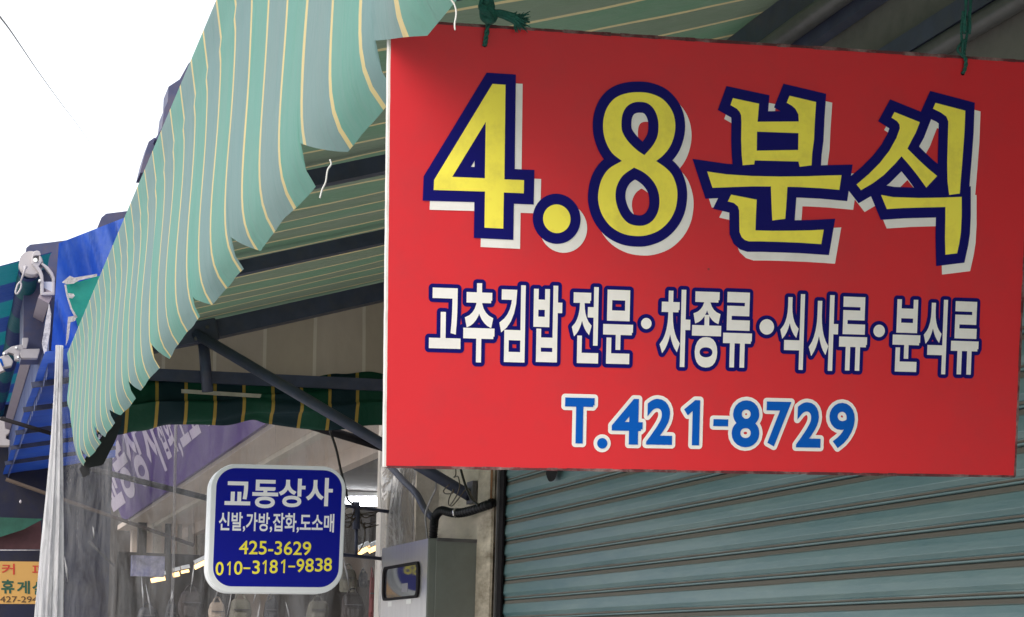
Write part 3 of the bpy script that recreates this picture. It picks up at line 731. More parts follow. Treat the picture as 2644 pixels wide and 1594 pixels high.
P1.sheet('phone_outline', po, 0.0012, M_white_v, rs); P1.sheet('phone_lettering', merge(ph), 0.0018, M_blue_v, rs)
for x, y in ((1251, 117), (2485, 190)):                     # drilled holes
    q = P1.px(x, y); P1.sheet('rope_hole', disc(*q, 5.5 * PXM, 14), 0.0012, M_rub, rs)

# ---- green ropes the sign hangs from
def strand_pair(path, r, turns, n_per=4):
    """two strands laid round each other along a path"""
    pts = curve_pts(path, 10); out = [[], []]
    for i, p in enumerate(pts):
        d = (pts[min(i + 1, len(pts) - 1)] - pts[max(i - 1, 0)]).normalized()
        s = d.cross(Vector((0.3, 1, 0.1))).normalized(); u = d.cross(s)
        a = 2 * math.pi * turns * i / len(pts)
        for k in (0, 1):
            b = a + math.pi * k
            out[k].append(p + (s * math.cos(b) + u * math.sin(b)) * r * 0.85)
    return out
def at1(x, y, h): q = P1.px(x, y); return P1.at(q[0], q[1], h)
rp = thing('hanging_rope', at1(1250, 90, 0.01), 'knotted dark green rope with frayed tail at the upper left of the red sign', 'rope', 'green ropes holding the red sign')
low = MB()
for pts in strand_pair([at1(1250, 119, 0.003), at1(1251, 108, 0.006), at1(1254, 90, 0.006), at1(1258, 60, 0.006)], 0.0018, 2.2): low.tube(pts, 0.0019, 8)
low.build('strand', M_rope, rp)
kb = MB()
for k in range(6):
    a0 = k * 1.05; pts = []
    for i in range(26):
        t = i / 25; a = a0 + t * 4.4
        cxx = lerp(1255, 1257, t); cyy = 38 + 24 * math.cos(math.pi * t + k * 0.9)
        pts.append(at1(cxx + 17 * math.cos(a) * math.sin(math.pi * (0.15 + 0.7 * t)), cyy * 0.9 + 4, 0.008 + 0.008 * math.sin(a)))
    kb.tube(pts, 0.0042, 8)
core = []
for i in range(9):
    t = i / 8; core.append(at1(1256, 14 + 50 * t, 0.006))
kb.tube(core, [0.004, 0.008, 0.0100, 0.0108, 0.0108, 0.0104, 0.0094, 0.007, 0.003], 12)
kb.build('knot', M_rope, rp)
ub = MB()
topz = roofz(0.63) - 0.05
for dx_, dy_ in ((-11, 0.0), (0, 0.004), (11, 0.0)):
    a = at1(1254 + dx_, 22, 0.006 + dy_)
    for pts in strand_pair([a, a + Vector((0.0, 0, 0.10)), Vector((a.x, RAFT[2] * 0 + a.y - 0.0, topz))], 0.003, 5): ub.tube(pts, 0.0034, 8)
ub.build('upper_strand', M_rope, rp)
tb = MB()
for k in range(90):
    sx_ = random.uniform(-1, 1); ex_ = random.gauss(0, 1)
    e = (1350 + random.uniform(-26, 18), 60 + max(-2, min(2, ex_)) * 14)
    pts = curve_pts([at1(1270 + random.uniform(-4, 4), 36 + sx_ * 5, 0.008), at1(1295, 42 + sx_ * 8, 0.010 + random.uniform(-.002, .002)), at1(1322, 52 + sx_ * 9 + ex_ * 2, 0.009 + random.uniform(-.003, .003)), at1(*e, 0.007 + random.uniform(-.004, .004))], 4)
    tb.tube(pts, [0.0016] * (len(pts) - 3) + [0.0012, 0.0008, 0.0004], 5)
tb.build('frayed_tail', M_rope, rp)
rq = thing('hanging_rope', at1(2490, 150, 0.01), 'thin doubled green rope at the upper right of the red sign', 'rope', 'green ropes holding the red sign')
zt2 = roofz(1.26) - 0.05
b2 = MB()
e1 = at1(2497, 0, 0.004)
for s_ in (-1, 1):
    for pts in strand_pair([at1(2484, 150, 0.004), at1(2485 + 4 * s_, 118, 0.004), at1(2487 + 8 * s_, 80, 0.004), at1(2492 + 8 * s_, 30, 0.004), at1(2497 + 6 * s_, 0, 0.004), Vector((e1.x + 0.004 * s_, e1.y, zt2))], 0.0011, 14): b2.tube(pts, 0.0014, 7)
b2.build('upper_strand', M_rope, rq)
b3 = MB()
for pts in strand_pair([at1(2485, 190, 0.002), at1(2488, 178, 0.005), at1(2490, 160, 0.005), at1(2484, 142, 0.005)], 0.0015, 2): b3.tube(pts, 0.0016, 8)
for s_ in (-1, 1): b3.tube(curve_pts([at1(2484, 148, 0.004), at1(2474 + 6 * s_, 132, 0.006), at1(2479, 112, 0.007 + 0.003 * s_), at1(2490, 104, 0.004)], 6), 0.0018, 7)
b3.build('knot', M_rope, rq)
# short cross bar under the roof that both ropes are tied to
MB().beam((XA + 0.06, so.y - 0.03, roofz(XA + 0.06) - 0.03), (XW - 0.03, so.y - 0.03, roofz(XW) - 0.03), 0.05, 0.05).build('rafter', M_dark, aw)

# ================================================================== PILLAR ZONE
# ---- stainless electrical cabinet on the wall
YC = 8.182; XC = 1.933; YB = 9.10; ZC = 2.103
cb_ = thing('electrical_cabinet', (2.05, 8.6, 1.2), 'tall metal cabinet with a rubber framed window fixed beside the shutter', 'cabinet')
bevel(MB().box((XC, YC, 1.15), (W - 0.012, YB, ZC)).build('body', M_cab, cb_), 0.004)
MB().box((XC - 0.003, YC + 0.002, 1.152), (XC - 0.0005, YB - 0.002, ZC - 0.002)).build('door', M_steel, cb_)
bevel(MB().box((XC + 0.032, YC - 0.006, 1.16), (W - 0.016, YC - 0.0005, ZC - 0.004)).build('side_panel', M_cab, cb_), 0.002)
bevel(MB().box((XC + 0.032, YC - 0.014, ZC - 0.012), (W - 0.016, YC - 0.006, ZC + 0.002)).build('top_lip', M_pipe, cb_), 0.002)
PC = Plane((XC - 0.003, 8.6, 1.9), (0, -1, 0), (0, 0, 1))   # door face, seen from the street
if PC.n.x > 0: PC.n = -PC.n
def rrect(x0, y0, x1, y1, r, n=8):
    out = []
    for cx_, cy_, a0 in ((x1 - r, y1 - r, 0), (x0 + r, y1 - r, 90), (x0 + r, y0 + r, 180), (x1 - r, y0 + r, 270)):
        for i in range(n + 1):
            a = math.radians(a0 + 90 * i / n); out.append((cx_ + r * math.cos(a), cy_ + r * math.sin(a)))
    return out
wx0, wy1 = PC.px(993, 1467); wx1, wy1b = PC.px(1086, 1449); _, wy0 = PC.px(996, 1552)
wx0, wx1 = min(wx0, wx1), max(wx0, wx1)
wy1 = max(wy1, wy1b)
wv = rrect(wx0, wy0, wx1, wy1, 0.045); wi = rrect(wx0 + 0.034, wy0 + 0.011, wx1 - 0.034, wy1 - 0.011, 0.03)
fv = [PC.at(x, y, h) for (lp, h) in ((wv, 0.0005), (wv, 0.010), (wi, 0.010), (wi, 0.0005)) for x, y in lp]; nr = len(wv)
MB().add(fv, [(k * nr + i, k * nr + (i + 1) % nr, (k + 1) * nr + (i + 1) % nr, (k + 1) * nr + i) for k in range(3) for i in range(nr)]).build('window_frame', M_rub, cb_)
win = [c_ for c_ in cb_.children if c_.name.startswith('window_frame')][0]
M_pane = mat('dark_window_pane', (0.045, 0.045, 0.06), 0.06, var=0.1, spec=0.9)
PC.sheet('window_pane', (wi, [tuple(range(nr))]), 0.003, M_pane, win)
mtr = MB(); q0 = PC.px(1050, 1518)
M_meter = mat('grey_meter_plastic', (0.24, 0.23, 0.26), 0.4, var=0.1)
mx0, my0, mx1, my1 = q0[0] - 0.085, q0[1] - 0.018, q0[0] + 0.035, q0[1] + 0.020
PC.sheet('meter_label', (rrect(mx0, my0, mx1, my1, 0.004, 2), [tuple(range(12))]), 0.0036, M_meter, win)
for px_, py_, ww in ((1007, 1560, 10), (1056, 1553, 13)):
    a = PC.px(px_ - ww / 2, py_ - 5); b = PC.px(px_ + ww / 2, py_ + 6)
    PC.sheet('sticker', ([(a[0], b[1]), (b[0], b[1]), (b[0], a[1]), (a[0], a[1])], [(0, 1, 2, 3)]), 0.0012, M_white_v, cb_)

# ---- black corrugated hose with a metal clamp, and cables
def px_wall(x, y, out=0.0): p_ = onX(x, y, W - out); return p_
hp = [onX(1118, 1400, 2.02), onX(1120, 1365, 2.02), onX(1124, 1335, 2.03), onX(1140, 1319, 2.04), onX(1165, 1324, 2.06), onX(1195, 1324, 2.08), onX(1235, 1313, 2.10), onX(1270, 1300, 2.14), onX(1292, 1292, 2.24)]
hpts = curve_pts(hp, 22)
hs = thing('cable_hose', hp[0], 'black corrugated hose bending out of the cabinet top towards the shutter', 'hose')
MB().tube(hpts, [0.018 + 0.0022 * math.sin(i * 1.6) + 0.004 * sm(0.75, 1.0, i / len(hpts)) for i in range(len(hpts))], 12).build('tube', M_hose, hs)
k = int(len(hpts) * 0.56)
MB().tube(hpts[k:k + 4], 0.0225, 14).build('clamp', M_bolt, hs)
tag(MB().tube(curve_pts([onX(1188, 1205, 2.06), onX(1196, 1235, 2.06), onX(1206, 1265, 2.06), onX(1218, 1290, 2.06), onX(1236, 1306, 2.07)], 8), 0.0055, 8).build('power_cable', M_cable, origin=onX(1206, 1265, 2.06)),
    'thick black cable drooping from behind the red sign onto the hose', 'cable')
lw = curve_pts([onX(1176, 1200, 2.03), onX(1177, 1225, 2.03), onX(1172, 1233, 2.03), onX(1183, 1232, 2.0), onX(1186, 1262, 2.0), onX(1170, 1295, 2.02), onX(1160, 1305, 2.02), onX(1159, 1290, 2.02), onX(1170, 1265, 2.02), onX(1168, 1274, 2.02), onX(1150, 1275, 2.02),
                onX(1146, 1266, 2.02), onX(1160, 1252, 2.02)], 6)
tag(MB().tube(lw, 0.0026, 6).build('looped_wire', M_wire, origin=onX(1170, 1260, 2.02)), 'thin brown wire looped round the slanting pipe above the hose', 'wire')
tag(MB().tube(curve_pts([onX(1160, 1305, 2.04), onX(1168, 1306, 2.04), onX(1184, 1288, 2.06), onX(1190, 1280, 2.06), onX(1208, 1262, 2.08), onX(1222, 1290, 2.1), onX(1238, 1304, 2.1)], 6), 0.0024, 6).build('thin_wire', M_wire, origin=onX(1190, 1280, 2.06)),
    'thin brown wire sagging below the slanting pipe to the wall', 'wire')

# ---- gathered clear vinyl beside the pillar
gv = thing('gathered_vinyl', (2.1, 9.5, 1.0), 'crumpled clear vinyl sheet bunched between the cream post and the concrete wall', 'curtain')
def gat(u, v):
    y = lerp(9.38, 9.98, u); z = lerp(1.0, 3.2, v)
    pinch = math.exp(-((z - 2.34) / 0.16) ** 2)
    y = lerp(y, 9.25 + 0.20 * u, 0.35 * pinch)
    x = W - 0.03 + 0.035 * math.sin(u * 21 + 3 * math.sin(z * 2.3)) + 0.02 * wob(u * 11, z * 4) - 0.03 * pinch
    return Vector((x, y, z))
MB().grid(60, 50, gat).build('sheet', M_film2, gv)
MB().tube(curve_pts([onX(1008, 1205, 2.05), onX(1045, 1245, 2.05), onX(1075, 1275, 2.05), onX(1098, 1318, 2.05), onX(1118, 1338, 2.05)], 4), 0.016, 10).build('tie_rod', M_dark, gv)
MB().tube(curve_pts([onX(1120, 1225, 2.05), onX(1126, 1258, 2.04), onX(1112, 1290, 2.04), onX(1100, 1322, 2.03), onX(1099, 1345, 2.03), onX(1104, 1392, 2.03)], 5), 0.0045, 6).build('twine', M_torn, gv)

# ================================================================== SMALL BLUE SIGN ON ARMS
YS = 9.4
PB = Plane(onY(708, 1363, YS), (0.998, -0.012, 0), (0, 0, 1)); PB.ex = Vector((math.cos(-0.02), math.sin(-0.02), 0.026)).normalized(); PB.ey = Vector((0.012, 0, 1)).normalized(); PB.n = PB.ex.cross(PB.ey).normalized()
if PB.n.y > 0: PB.n = -PB.n
bs = thing('blue_signboard', PB.o, 'small navy light box sign with rounded white rim below the awning', 'sign')
a = PB.px(540, 1190); b = PB.px(889, 1541)
bx0, bx1, by0, by1 = a[0], b[0], b[1], a[1]
rr_o = rrect(bx0, by0, bx1, by1, 0.115, 10); rr_i = rrect(bx0 + 0.026, by0 + 0.030, bx1 - 0.020, by1 - 0.019, 0.09, 10)
def rbox(loop, h0, h1, name, m):
    return MB().extrude_poly([PB.at(x, y, h0) for x, y in loop], PB.n * (h1 - h0)).build(name, m, bs, origin=PB.o)
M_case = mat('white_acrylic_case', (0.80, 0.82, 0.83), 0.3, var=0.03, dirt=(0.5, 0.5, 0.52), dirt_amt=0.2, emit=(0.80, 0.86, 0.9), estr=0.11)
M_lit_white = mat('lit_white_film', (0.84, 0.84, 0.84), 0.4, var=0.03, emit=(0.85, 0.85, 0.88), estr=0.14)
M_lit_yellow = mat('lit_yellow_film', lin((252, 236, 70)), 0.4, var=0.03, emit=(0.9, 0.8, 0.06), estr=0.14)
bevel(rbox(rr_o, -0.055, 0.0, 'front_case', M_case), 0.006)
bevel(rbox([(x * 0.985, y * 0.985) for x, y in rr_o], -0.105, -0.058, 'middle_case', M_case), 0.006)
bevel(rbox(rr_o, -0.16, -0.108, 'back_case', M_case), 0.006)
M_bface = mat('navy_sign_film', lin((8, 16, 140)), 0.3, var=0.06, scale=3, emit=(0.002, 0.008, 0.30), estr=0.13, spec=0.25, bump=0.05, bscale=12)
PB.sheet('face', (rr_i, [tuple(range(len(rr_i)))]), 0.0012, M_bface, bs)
def bl(txt, x0, y0, x1, y1, bold, m, name='lettering', h=0.003):
    s = 3.344; q_ = PB.boxpx(500 + x0 / s, 1150 + y0 / s, 500 + x1 / s, 1150 + y1 / s)
    return PB.sheet(name, fit(txt, *q_, bold=bold), h, m, bs)
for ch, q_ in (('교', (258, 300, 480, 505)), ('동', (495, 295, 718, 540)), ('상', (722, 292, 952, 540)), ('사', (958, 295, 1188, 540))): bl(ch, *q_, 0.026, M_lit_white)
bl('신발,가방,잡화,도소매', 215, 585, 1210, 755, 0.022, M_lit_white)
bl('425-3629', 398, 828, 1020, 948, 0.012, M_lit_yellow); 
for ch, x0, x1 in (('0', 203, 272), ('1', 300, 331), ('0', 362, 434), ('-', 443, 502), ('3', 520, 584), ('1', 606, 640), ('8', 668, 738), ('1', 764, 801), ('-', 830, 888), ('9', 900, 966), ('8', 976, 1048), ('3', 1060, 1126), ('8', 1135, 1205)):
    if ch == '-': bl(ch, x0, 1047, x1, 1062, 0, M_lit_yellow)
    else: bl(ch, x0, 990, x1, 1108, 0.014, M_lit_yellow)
armb = MB()
for ypx in (1303, 1431):
    a = onY(872, ypx, YS + 0.05); b = onX(1000, ypx + 1, W - 0.02)
    armb = MB().tube([a, Vector((W - 0.02, a.y + 0.35, a.z))], 0.009, 8); armb.build('arm', M_dark, bs)
    pl = Vector((W - 0.028, a.y + 0.35, a.z)); MB().box(pl - Vector((0, 0.09, 0.075)), pl + Vector((0.008, 0.09, 0.075))).build('wall_plate', M_pipe, bs)
up_ = [onY(920, 1296, YS + 0.16), onY(920, 1438, YS + 0.16)]
MB().tube([up_[0], lerp(up_[0], up_[1], .5)], 0.018, 8).tube([lerp(up_[0], up_[1], .5), up_[1]], 0.008, 8).build('upright', M_dark, bs)
tw = MB()
for k in range(7):
    a = random.uniform(1325, 1355)
    tw.tube(curve_pts([onY(884, a + random.uniform(-14, 10), YS + .15), onY(902, a + random.uniform(-22, 14), YS + .13), onY(920, 1306 + random.uniform(0, 40), YS + .15), onY(940, a + random.uniform(-18, 14), YS + .17), onY(968 + random.uniform(-20, 12), a + random.uniform(-26, 8), YS + .2)], 5), 0.0026, 5)
tw.tube(curve_pts([onY(941, 1350, YS + .16), onY(942, 1390, YS + .16), onY(930, 1420, YS + .16), onY(921, 1428, YS + .16)], 5), 0.003, 5)
tw.build('wire_tangle', M_wire, bs)
tag(MB().tube(curve_pts([onY(852, 1112, 9.6), onY(868, 1160, 9.6), onY(880, 1215, 9.6), onY(893, 1265, 9.6), onY(898, 1290, 9.6), onY(912, 1303, 9.55)], 6), 0.0065, 6).build('feeder_cable', M_cable, origin=onY(880, 1215, 9.6)),
    'dark cable hanging from the slanting bar down behind the blue sign', 'cable')

# ---- rolled green striped end curtain
rc = thing('rolled_curtain', (1.3, 9.45, 2.75), 'dark green striped curtain with yellow lines bunched up under the far end of the awning', 'curtain')
def rolled(u, v):
    x = lerp(0.66, 2.15, u)
    def along(pts):
        P = [onY(a, b, 9.36) for a, b in pts]
        if x <= P[0].x: return P[0].z
        for p0, p1 in zip(P, P[1:]):
            if x <= p1.x: return lerp(p0.z, p1.z, sm(0, 1, (x - p0.x) / (p1.x - p0.x)))
        return P[-1].z
    zt = along(((300, 968), (430, 968), (560, 974), (700, 980), (800, 980), (880, 968), (960, 958), (1010, 965)))
    zb_ = along(((300, 1120), (340, 1112), (447, 1101), (560, 1103), (658, 1084), (697, 1090), (825, 1101), (990, 1095)))
    a = v * 1.25 * math.pi
    bulge = 0.05 + 0.02 * math.sin(x * 9) + 0.01 * wob(x * 17)
    z = lerp(zt, zb_, v) + 0.012 * math.sin(v * 15 + x * 5)
    y = 9.38 - bulge * math.sin(a) * (0.4 + 0.6 * v) - 0.03 * (1 if v > 0.52 else 0) * (1 + 0.5 * math.sin(x * 3))
    return Vector((x + 0.02 * math.sin(v * 9 + x * 14) * (1 if v > .5 else 0.3), y, z))
solid(MB().grid(150, 26, rolled).build('cloth', M_grn, rc), 0.004)
MB().beam((1.02, 9.36, 2.80), (1.60, 9.36, 2.80), 0.02, 0.018).build('batten', M_post, rc)

# ---- clear vinyl curtain closing the far end of the awning, gathered at its street edge
YV = 9.95
cv = thing('vinyl_curtain', (1.3, YV, 1.0), 'clear vinyl curtain hanging across the passage with a bunched white edge', 'curtain')
def film(u, v):
    x = lerp(0.50, 2.12, u); z = lerp(0.9, 2.95 - 0.1 * u, v)
    return Vector((x, YV + 0.012 * wob(x * 8, z * 1.5) + 0.02 * math.sin(x * 5), z))
MB().grid(80, 40, film).build('sheet', M_film, cv)
bf = MB()
M_bun = film_mat('bunched_vinyl_edge', 0.92, 2.0, (0.8, 0.8, 0.84), rough=0.18, wr=30, bump=0.6)
def bunch(u, v):
    z = lerp(0.9, 3.06, v); wz = lerp(0.120, 0.030, sm(1.5, 3.0, z)); cxx = 0.497
    a = 2 * math.pi * u
    rr_ = 0.5 * wz * (1 + 0.22 * math.sin(9 * a + 2 * z) + 0.1 * math.sin(17 * a))
    return Vector((cxx - 0.052 * sm(2.6, 1.6, z) * 0.35 + rr_ * math.cos(a), YV + rr_ * math.sin(a) * 0.6, z))
bf.grid(120, 50, bunch).build('bunched_edge', M_bun, cv)
sx0 = onY(452, 1200, YV).x
MB().tube([(sx0, YV - 0.01, 0.9), (sx0 + 0.004, YV - 0.012, 2.0), (sx0 - 0.004, YV - 0.01, 2.9)], 0.007, 8).build('seam', M_film2, cv)
for k in range(16):
    x = random.uniform(0.56, 2.0); z = random.uniform(1.65, 2.2); h = random.uniform(0.05, 0.2); w_ = random.uniform(0.003, 0.007)
    t = random.uniform(-0.25, 0.25)
    MB().tube([(x, YV - 0.012, z), (x + t * h * 0.5, YV - 0.03, z + h / 2), (x + t * h, YV - 0.012, z + h)], [0.001, w_, 0.001], 6).build('crease', M_crease, cv)


# ================================================================== NEXT SHOP, BEHIND THE CURTAIN
XS = 1.70; ZS = EYE + 0.757 * XS
ns = thing('open_shop', (4, 15, 0), 'open fronted shop with beige ceiling and white posts beyond the vinyl curtain', 'shop')
MB().box((XS + 0.06, 10.4, ZS), (W + 0.3, 22, ZS + 0.05)).build('soffit', M_ceil, ns)
MB().box((W + 0.3, 10.4, ZS + 0.06), (8, 22.2, ZS + 0.1)).build('ceiling', M_ceil, ns)
MB().box((XS + 0.30, 10.4, ZS - 0.035), (XS + 0.36, 22, ZS - 0.002)).build('ceiling_batten', M_ceil2, ns)
MB().box((W + 0.22, 10.4, ZS - 0.10), (W + 0.30, 22, ZS + 0.058)).build('roller_beam', M_ceil, ns)
MB().box((W + 1.2, 10.4, ZS + 0.0), (W + 1.32, 22, ZS + 0.058)).build('ceiling_batten', M_ceil2, ns)
MB().box((1.9, 21.8, 0), (8, 22, ZS + 0.06)).build('back_wall', M_ceil, ns)
MB().box((8, 10.4, 0), (8.2, 22, 3.2)).build('side_wall', M_ceil, ns)
MB().box((W + 0.5, 10.3, 0), (8.0, 10.42, 3.2)).build('party_wall', M_post, ns)
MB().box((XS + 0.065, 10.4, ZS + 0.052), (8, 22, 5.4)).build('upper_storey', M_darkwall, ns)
for x, w_, m_ in ((405, 19, M_post), (432, 14, M_darkwall), (462, 8, M_post), (490, 10, M_ceil2), (520, 28, M_post), (365, 22, M_darkwall)):
    p_ = onY(x, 1400, 20.6); s_ = 20.6 * w_ / 5200 / 2
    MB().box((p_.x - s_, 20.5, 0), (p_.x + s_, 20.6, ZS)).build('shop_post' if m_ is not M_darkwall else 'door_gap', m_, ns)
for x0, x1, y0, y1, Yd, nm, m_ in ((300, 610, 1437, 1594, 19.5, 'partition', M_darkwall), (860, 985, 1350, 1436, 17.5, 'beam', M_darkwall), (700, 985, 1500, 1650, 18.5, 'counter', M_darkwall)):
    a = onY(x0, y1, Yd); b = onY(x1, y0, Yd)
    MB().box((a.x, Yd, a.z), (b.x, Yd + 0.1, b.z)).build(nm, m_, ns)

# purple fascia sign along the street, letters on flat print
PP = Plane((XS, 15, ZS + 0.004), (0, -1, 0), (-0.40, 0, 1))
if PP.n.x > 0: PP.n = -PP.n
ps = thing('purple_signboard', (XS, 15, ZS + 0.5), 'long purple shop sign with pale Korean lettering half hidden by the rolled curtain', 'sign')
MB().extrude_poly([PP.at(x, y, -0.001) for x, y in ((-5.6, 0), (4.4, 0), (4.4, 1.05), (-5.6, 1.05))], (0.05, 0, 0.02)).build('panel', M_purple, ps)
def yat(px_): return 15 - onX(px_, 1340 - (px_ - 330) * 0.69, XS).y
def pl_txt(txt, xa, xb, z0, z1, bold, m):
    q_ = (yat(xa), z0, yat(xb), z1)
    PP.sheet('lettering', fit(txt, *q_, bold=bold), 0.002, m, ps)
for ch, xa, xb in (('교', 306, 338), ('동', 340, 374), ('상', 377, 414), ('사', 418, 455)): pl_txt(ch, xa, xb, 0.14, 0.82, 0.03, M_lilac)
for ch, xa, xb in (('잡', 426, 441), ('화', 442, 459), (',', 460, 465), ('도', 468, 491), ('소', 493, 517), ('매', 519, 540)): pl_txt(ch, xa + 30, xb + 30, 0.20 if ch != ',' else 0.14, 0.60 if ch != ',' else 0.25, 0.03, M_lilac)
for ch, xa, xb in (('0', 548, 572), ('1', 576, 588), ('0', 594, 622)): pl_txt(ch, xa + 30, xb + 30, 0.30, 0.75, 0.02, M_yellow_v)

# lamps
def lamp(name, label, a, b, r, m, group=None):
    o = thing(name, (Vector(a) + Vector(b)) / 2, label, 'lamp', group)
    MB().tube([a, b], r, 10).build('tube', m, o)
    d = (Vector(b) - Vector(a)).normalized()
    MB().beam(Vector(a) + Vector((0, 0, r + 0.025)), Vector(b) + Vector((0, 0, r + 0.025)), 0.09, 0.03).build('housing', M_case, o)
    return o
p_ = onY(925, 1296, 19); zz = ZS - 0.06
lamp('tube_light', 'bright white fluorescent tube under the ceiling beside the blue sign', onY(862, 1297, 16.0), onY(1002, 1297, 16.0), 0.035, M_flash)
for lb, a_, b_ in (('warm tube light leftmost under the shelf beam behind the curtain', onY(390, 1500, 17), onY(426, 1493, 17)), ('short warm light right of the curtain seam', onY(446, 1486, 17), onY(463, 1482, 17)),
                   ('thin warm light above the hanging bags left of the blue sign', onY(468, 1478, 17), onY(488, 1474, 17)), ('warm light touching the left side of the blue sign', onY(502, 1466, 17), onY(530, 1452, 17)),
                   ('warm tube light between the blue sign and the cream post', onY(924, 1430, 16), onY(950, 1417, 16)), ('warm tube light close to the cream post', onY(952, 1424, 16), onY(974, 1414, 16))):
    lamp('warm_light', lb, a_, b_, 0.013 if 'thin' in lb else 0.02, M_warm, 'warm lights of the open shop')

# bags hanging in the shop
M_bagc = [mat('dark_brown_bag', (0.05, 0.038, 0.034), 0.5, var=0.3), mat('black_bag', (0.03, 0.03, 0.035), 0.45, var=0.3), mat('olive_grey_bag', (0.22, 0.21, 0.16), 0.6, var=0.3), mat('beige_bag', (0.42, 0.34, 0.26), 0.6, var=0.2), mat('red_bag', (0.32, 0.05, 0.05), 0.6, var=0.2)]
def bag(cx_, top, w_, h_, Yd, m_, label):
    c_ = onY(cx_, top + h_ / 2, Yd); s_ = Yd / 5200; ww, hh_ = w_ * s_, h_ * s_
    o = thing('hanging_bag', c_, label, 'bag', 'bags hanging in the open shop')
    b_ = MB()
    def fn(u, v):
        a_ = 2 * math.pi * u; k_ = 0.80 + 0.16 * math.sin(math.pi * v) - 0.10 * v
        if v < 0.03 or v > 0.97: k_ *= 0.80
        e = 1 + 0.05 * wob(cx_ + a_ * 3, v * 7) + 0.03 * math.sin(a_ * 9 + v * 4 + cx_)
        return Vector((c_.x + ww / 2 * k_ * e * math.copysign(abs(math.cos(a_)) ** 0.45, math.cos(a_)) + 0.03 * ww * math.sin(v * 5 + cx_), c_.y + 0.32 * ww * k_ * e * math.copysign(abs(math.sin(a_)) ** 0.6, math.sin(a_)), c_.z - hh_ / 2 + hh_ * v))
    b_.grid(37, 14, fn)
    b_.build('bag_body', m_, o)
    fy = c_.y - 0.36 * ww
    bevel(MB().box((c_.x - ww * 0.30, fy - 0.02, c_.z - hh_ * 0.36), (c_.x + ww * 0.27, fy + 0.03, c_.z + hh_ * 0.02)).build('pocket', m_, o), 0.02)
    MB().box((c_.x - ww * 0.34, fy - 0.012, c_.z + hh_ * 0.10), (c_.x + ww * 0.34, fy + 0.03, c_.z + hh_ * 0.13)).build('zip', M_pipe, o)
    MB().tube(curve_pts([(c_.x - ww * 0.25, c_.y, c_.z + hh_ * 0.45), (c_.x - ww * 0.12, c_.y, c_.z + hh_ * 0.68), (c_.x + ww * 0.12, c_.y + 0.05, c_.z + hh_ * 0.72), (c_.x + ww * 0.25, c_.y, c_.z + hh_ * 0.45)], 5), 0.007, 6).build('strap', m_, o)
for args in ((492, 1528, 66, 74, 15.5, M_bagc[0], 'large dark brown bag hanging left below the blue sign'), (380, 1570, 54, 50, 15.0, M_bagc[1], 'black bag hanging low behind the curtain seam'),
             (442, 1560, 30, 60, 15.2, M_bagc[1], 'narrow black bag just right of the curtain seam'), (560, 1556, 46, 60, 16.0, M_bagc[3], 'beige bag under the left corner of the blue sign'),
             (620, 1548, 60, 70, 16.5, M_bagc[2], 'olive grey bag under the middle of the blue sign'), (700, 1548, 40, 70, 16.2, M_bagc[1], 'black bag under the red one right of centre below the blue sign'),
             (898, 1470, 50, 60, 15.4, M_bagc[2], 'olive bag right of the blue sign'), (910, 1535, 64, 70, 14.8, M_bagc[0], 'brown bag low beside the cream post'), (938, 1478, 26, 40, 15.0, M_bagc[1], 'small black bag right of the olive one'),
             (960, 1490, 16, 110, 15.2, M_bagc[4], 'tall red bag against the cream post'), (820, 1552, 60, 60, 15.6, M_bagc[2], 'olive bag under the right corner of the blue sign')):
    bag(*args)
pk = onY(384, 1462, 16.5)
pa, pb_ = onY(340, 1487, 16.5), onY(426, 1437, 16.5)
M_photo = mat('printed_parcel_film', (0.30, 0.30, 0.40), 0.35, var=0.7, scale=9, dirt=(0.09, 0.11, 0.30), dirt_amt=0.8, dirt_scale=6)
tag(MB().box((pa.x, 16.5, pa.z), (pb_.x, 16.62, pb_.z)).build('printed_parcel', M_photo, origin=pk), 'printed bluish parcel hanging left of the curtain seam', 'parcel')

# ================================================================== FAR PASSAGE ON THE LEFT
# blue canopy with rafters
bc = thing('blue_canopy', (0.9, 13, 3.0), 'blue tarpaulin canopy on dark rafters beyond the vinyl curtain', 'canopy')
def can(u, v):
    y = lerp(10.4, 18.0, v); x = lerp(0.45, 0.078 * y, u)
    return Vector((x, y, EYE + 1.50 + 0.20 * (x - 0.47) + 0.01 * wob(x * 5, y * 3)))
MB().grid(14, 40, can).build('tarpaulin', M_tarp, bc)
for y in (11.57, 12.8, 14.2, 15.3, 16.6):
    MB().beam((0.43, y, EYE + 1.465), (0.078 * y, y, EYE + 1.465 + 0.20 * (0.078 * y - 0.43)), 0.03, 0.03).build('rafter', M_dark, bc)
MB().box((-0.6, 18.0, 0.0), (1.38, 18.05, 3.7)).build('back_sheet', M_navytarp, bc)
# hanging blue tarp with a torn teal patch
bt = thing('blue_tarp', (0.7, 10.9, 3.2), 'bright blue hanging tarpaulin with a torn teal patch behind the far end of the awning', 'tarp')
YT = 10.7
def T_(x, y, dy=0.0): return onY(x, y, YT + dy)
tp = MB()
def tfn(u, v):
    xa = lerp(lerp(132, 152, v), 430, u); yb = 905; yt = lerp(632, 500, u) if u < 0.5 else 566 - 66 * (u - .5) * 2
    yt = lerp(628, 520, u)
    return T_(xa, lerp(yb, yt, v), 0.06 * wob(u * 16, v * 4) + 0.05 * math.sin(u * 5))
tp.grid(40, 24, tfn).build('sheet', M_tarp, bt)
def patch(pts, dy, name, m_):
    MB().add([T_(x, y, dy) for x, y in pts], [tuple(range(len(pts)))]).build(name, m_, bt)
s49 = lambda L: [(x / 4.95, 550 + y / 4.95) for x, y in L]
patch(s49([(850, 900), (930, 870), (1010, 880), (1240, 810), (1400, 780), (1400, 1500), (1000, 1480), (960, 1320), (900, 1220), (860, 1060)]), -0.12, 'teal_lining', M_teal)
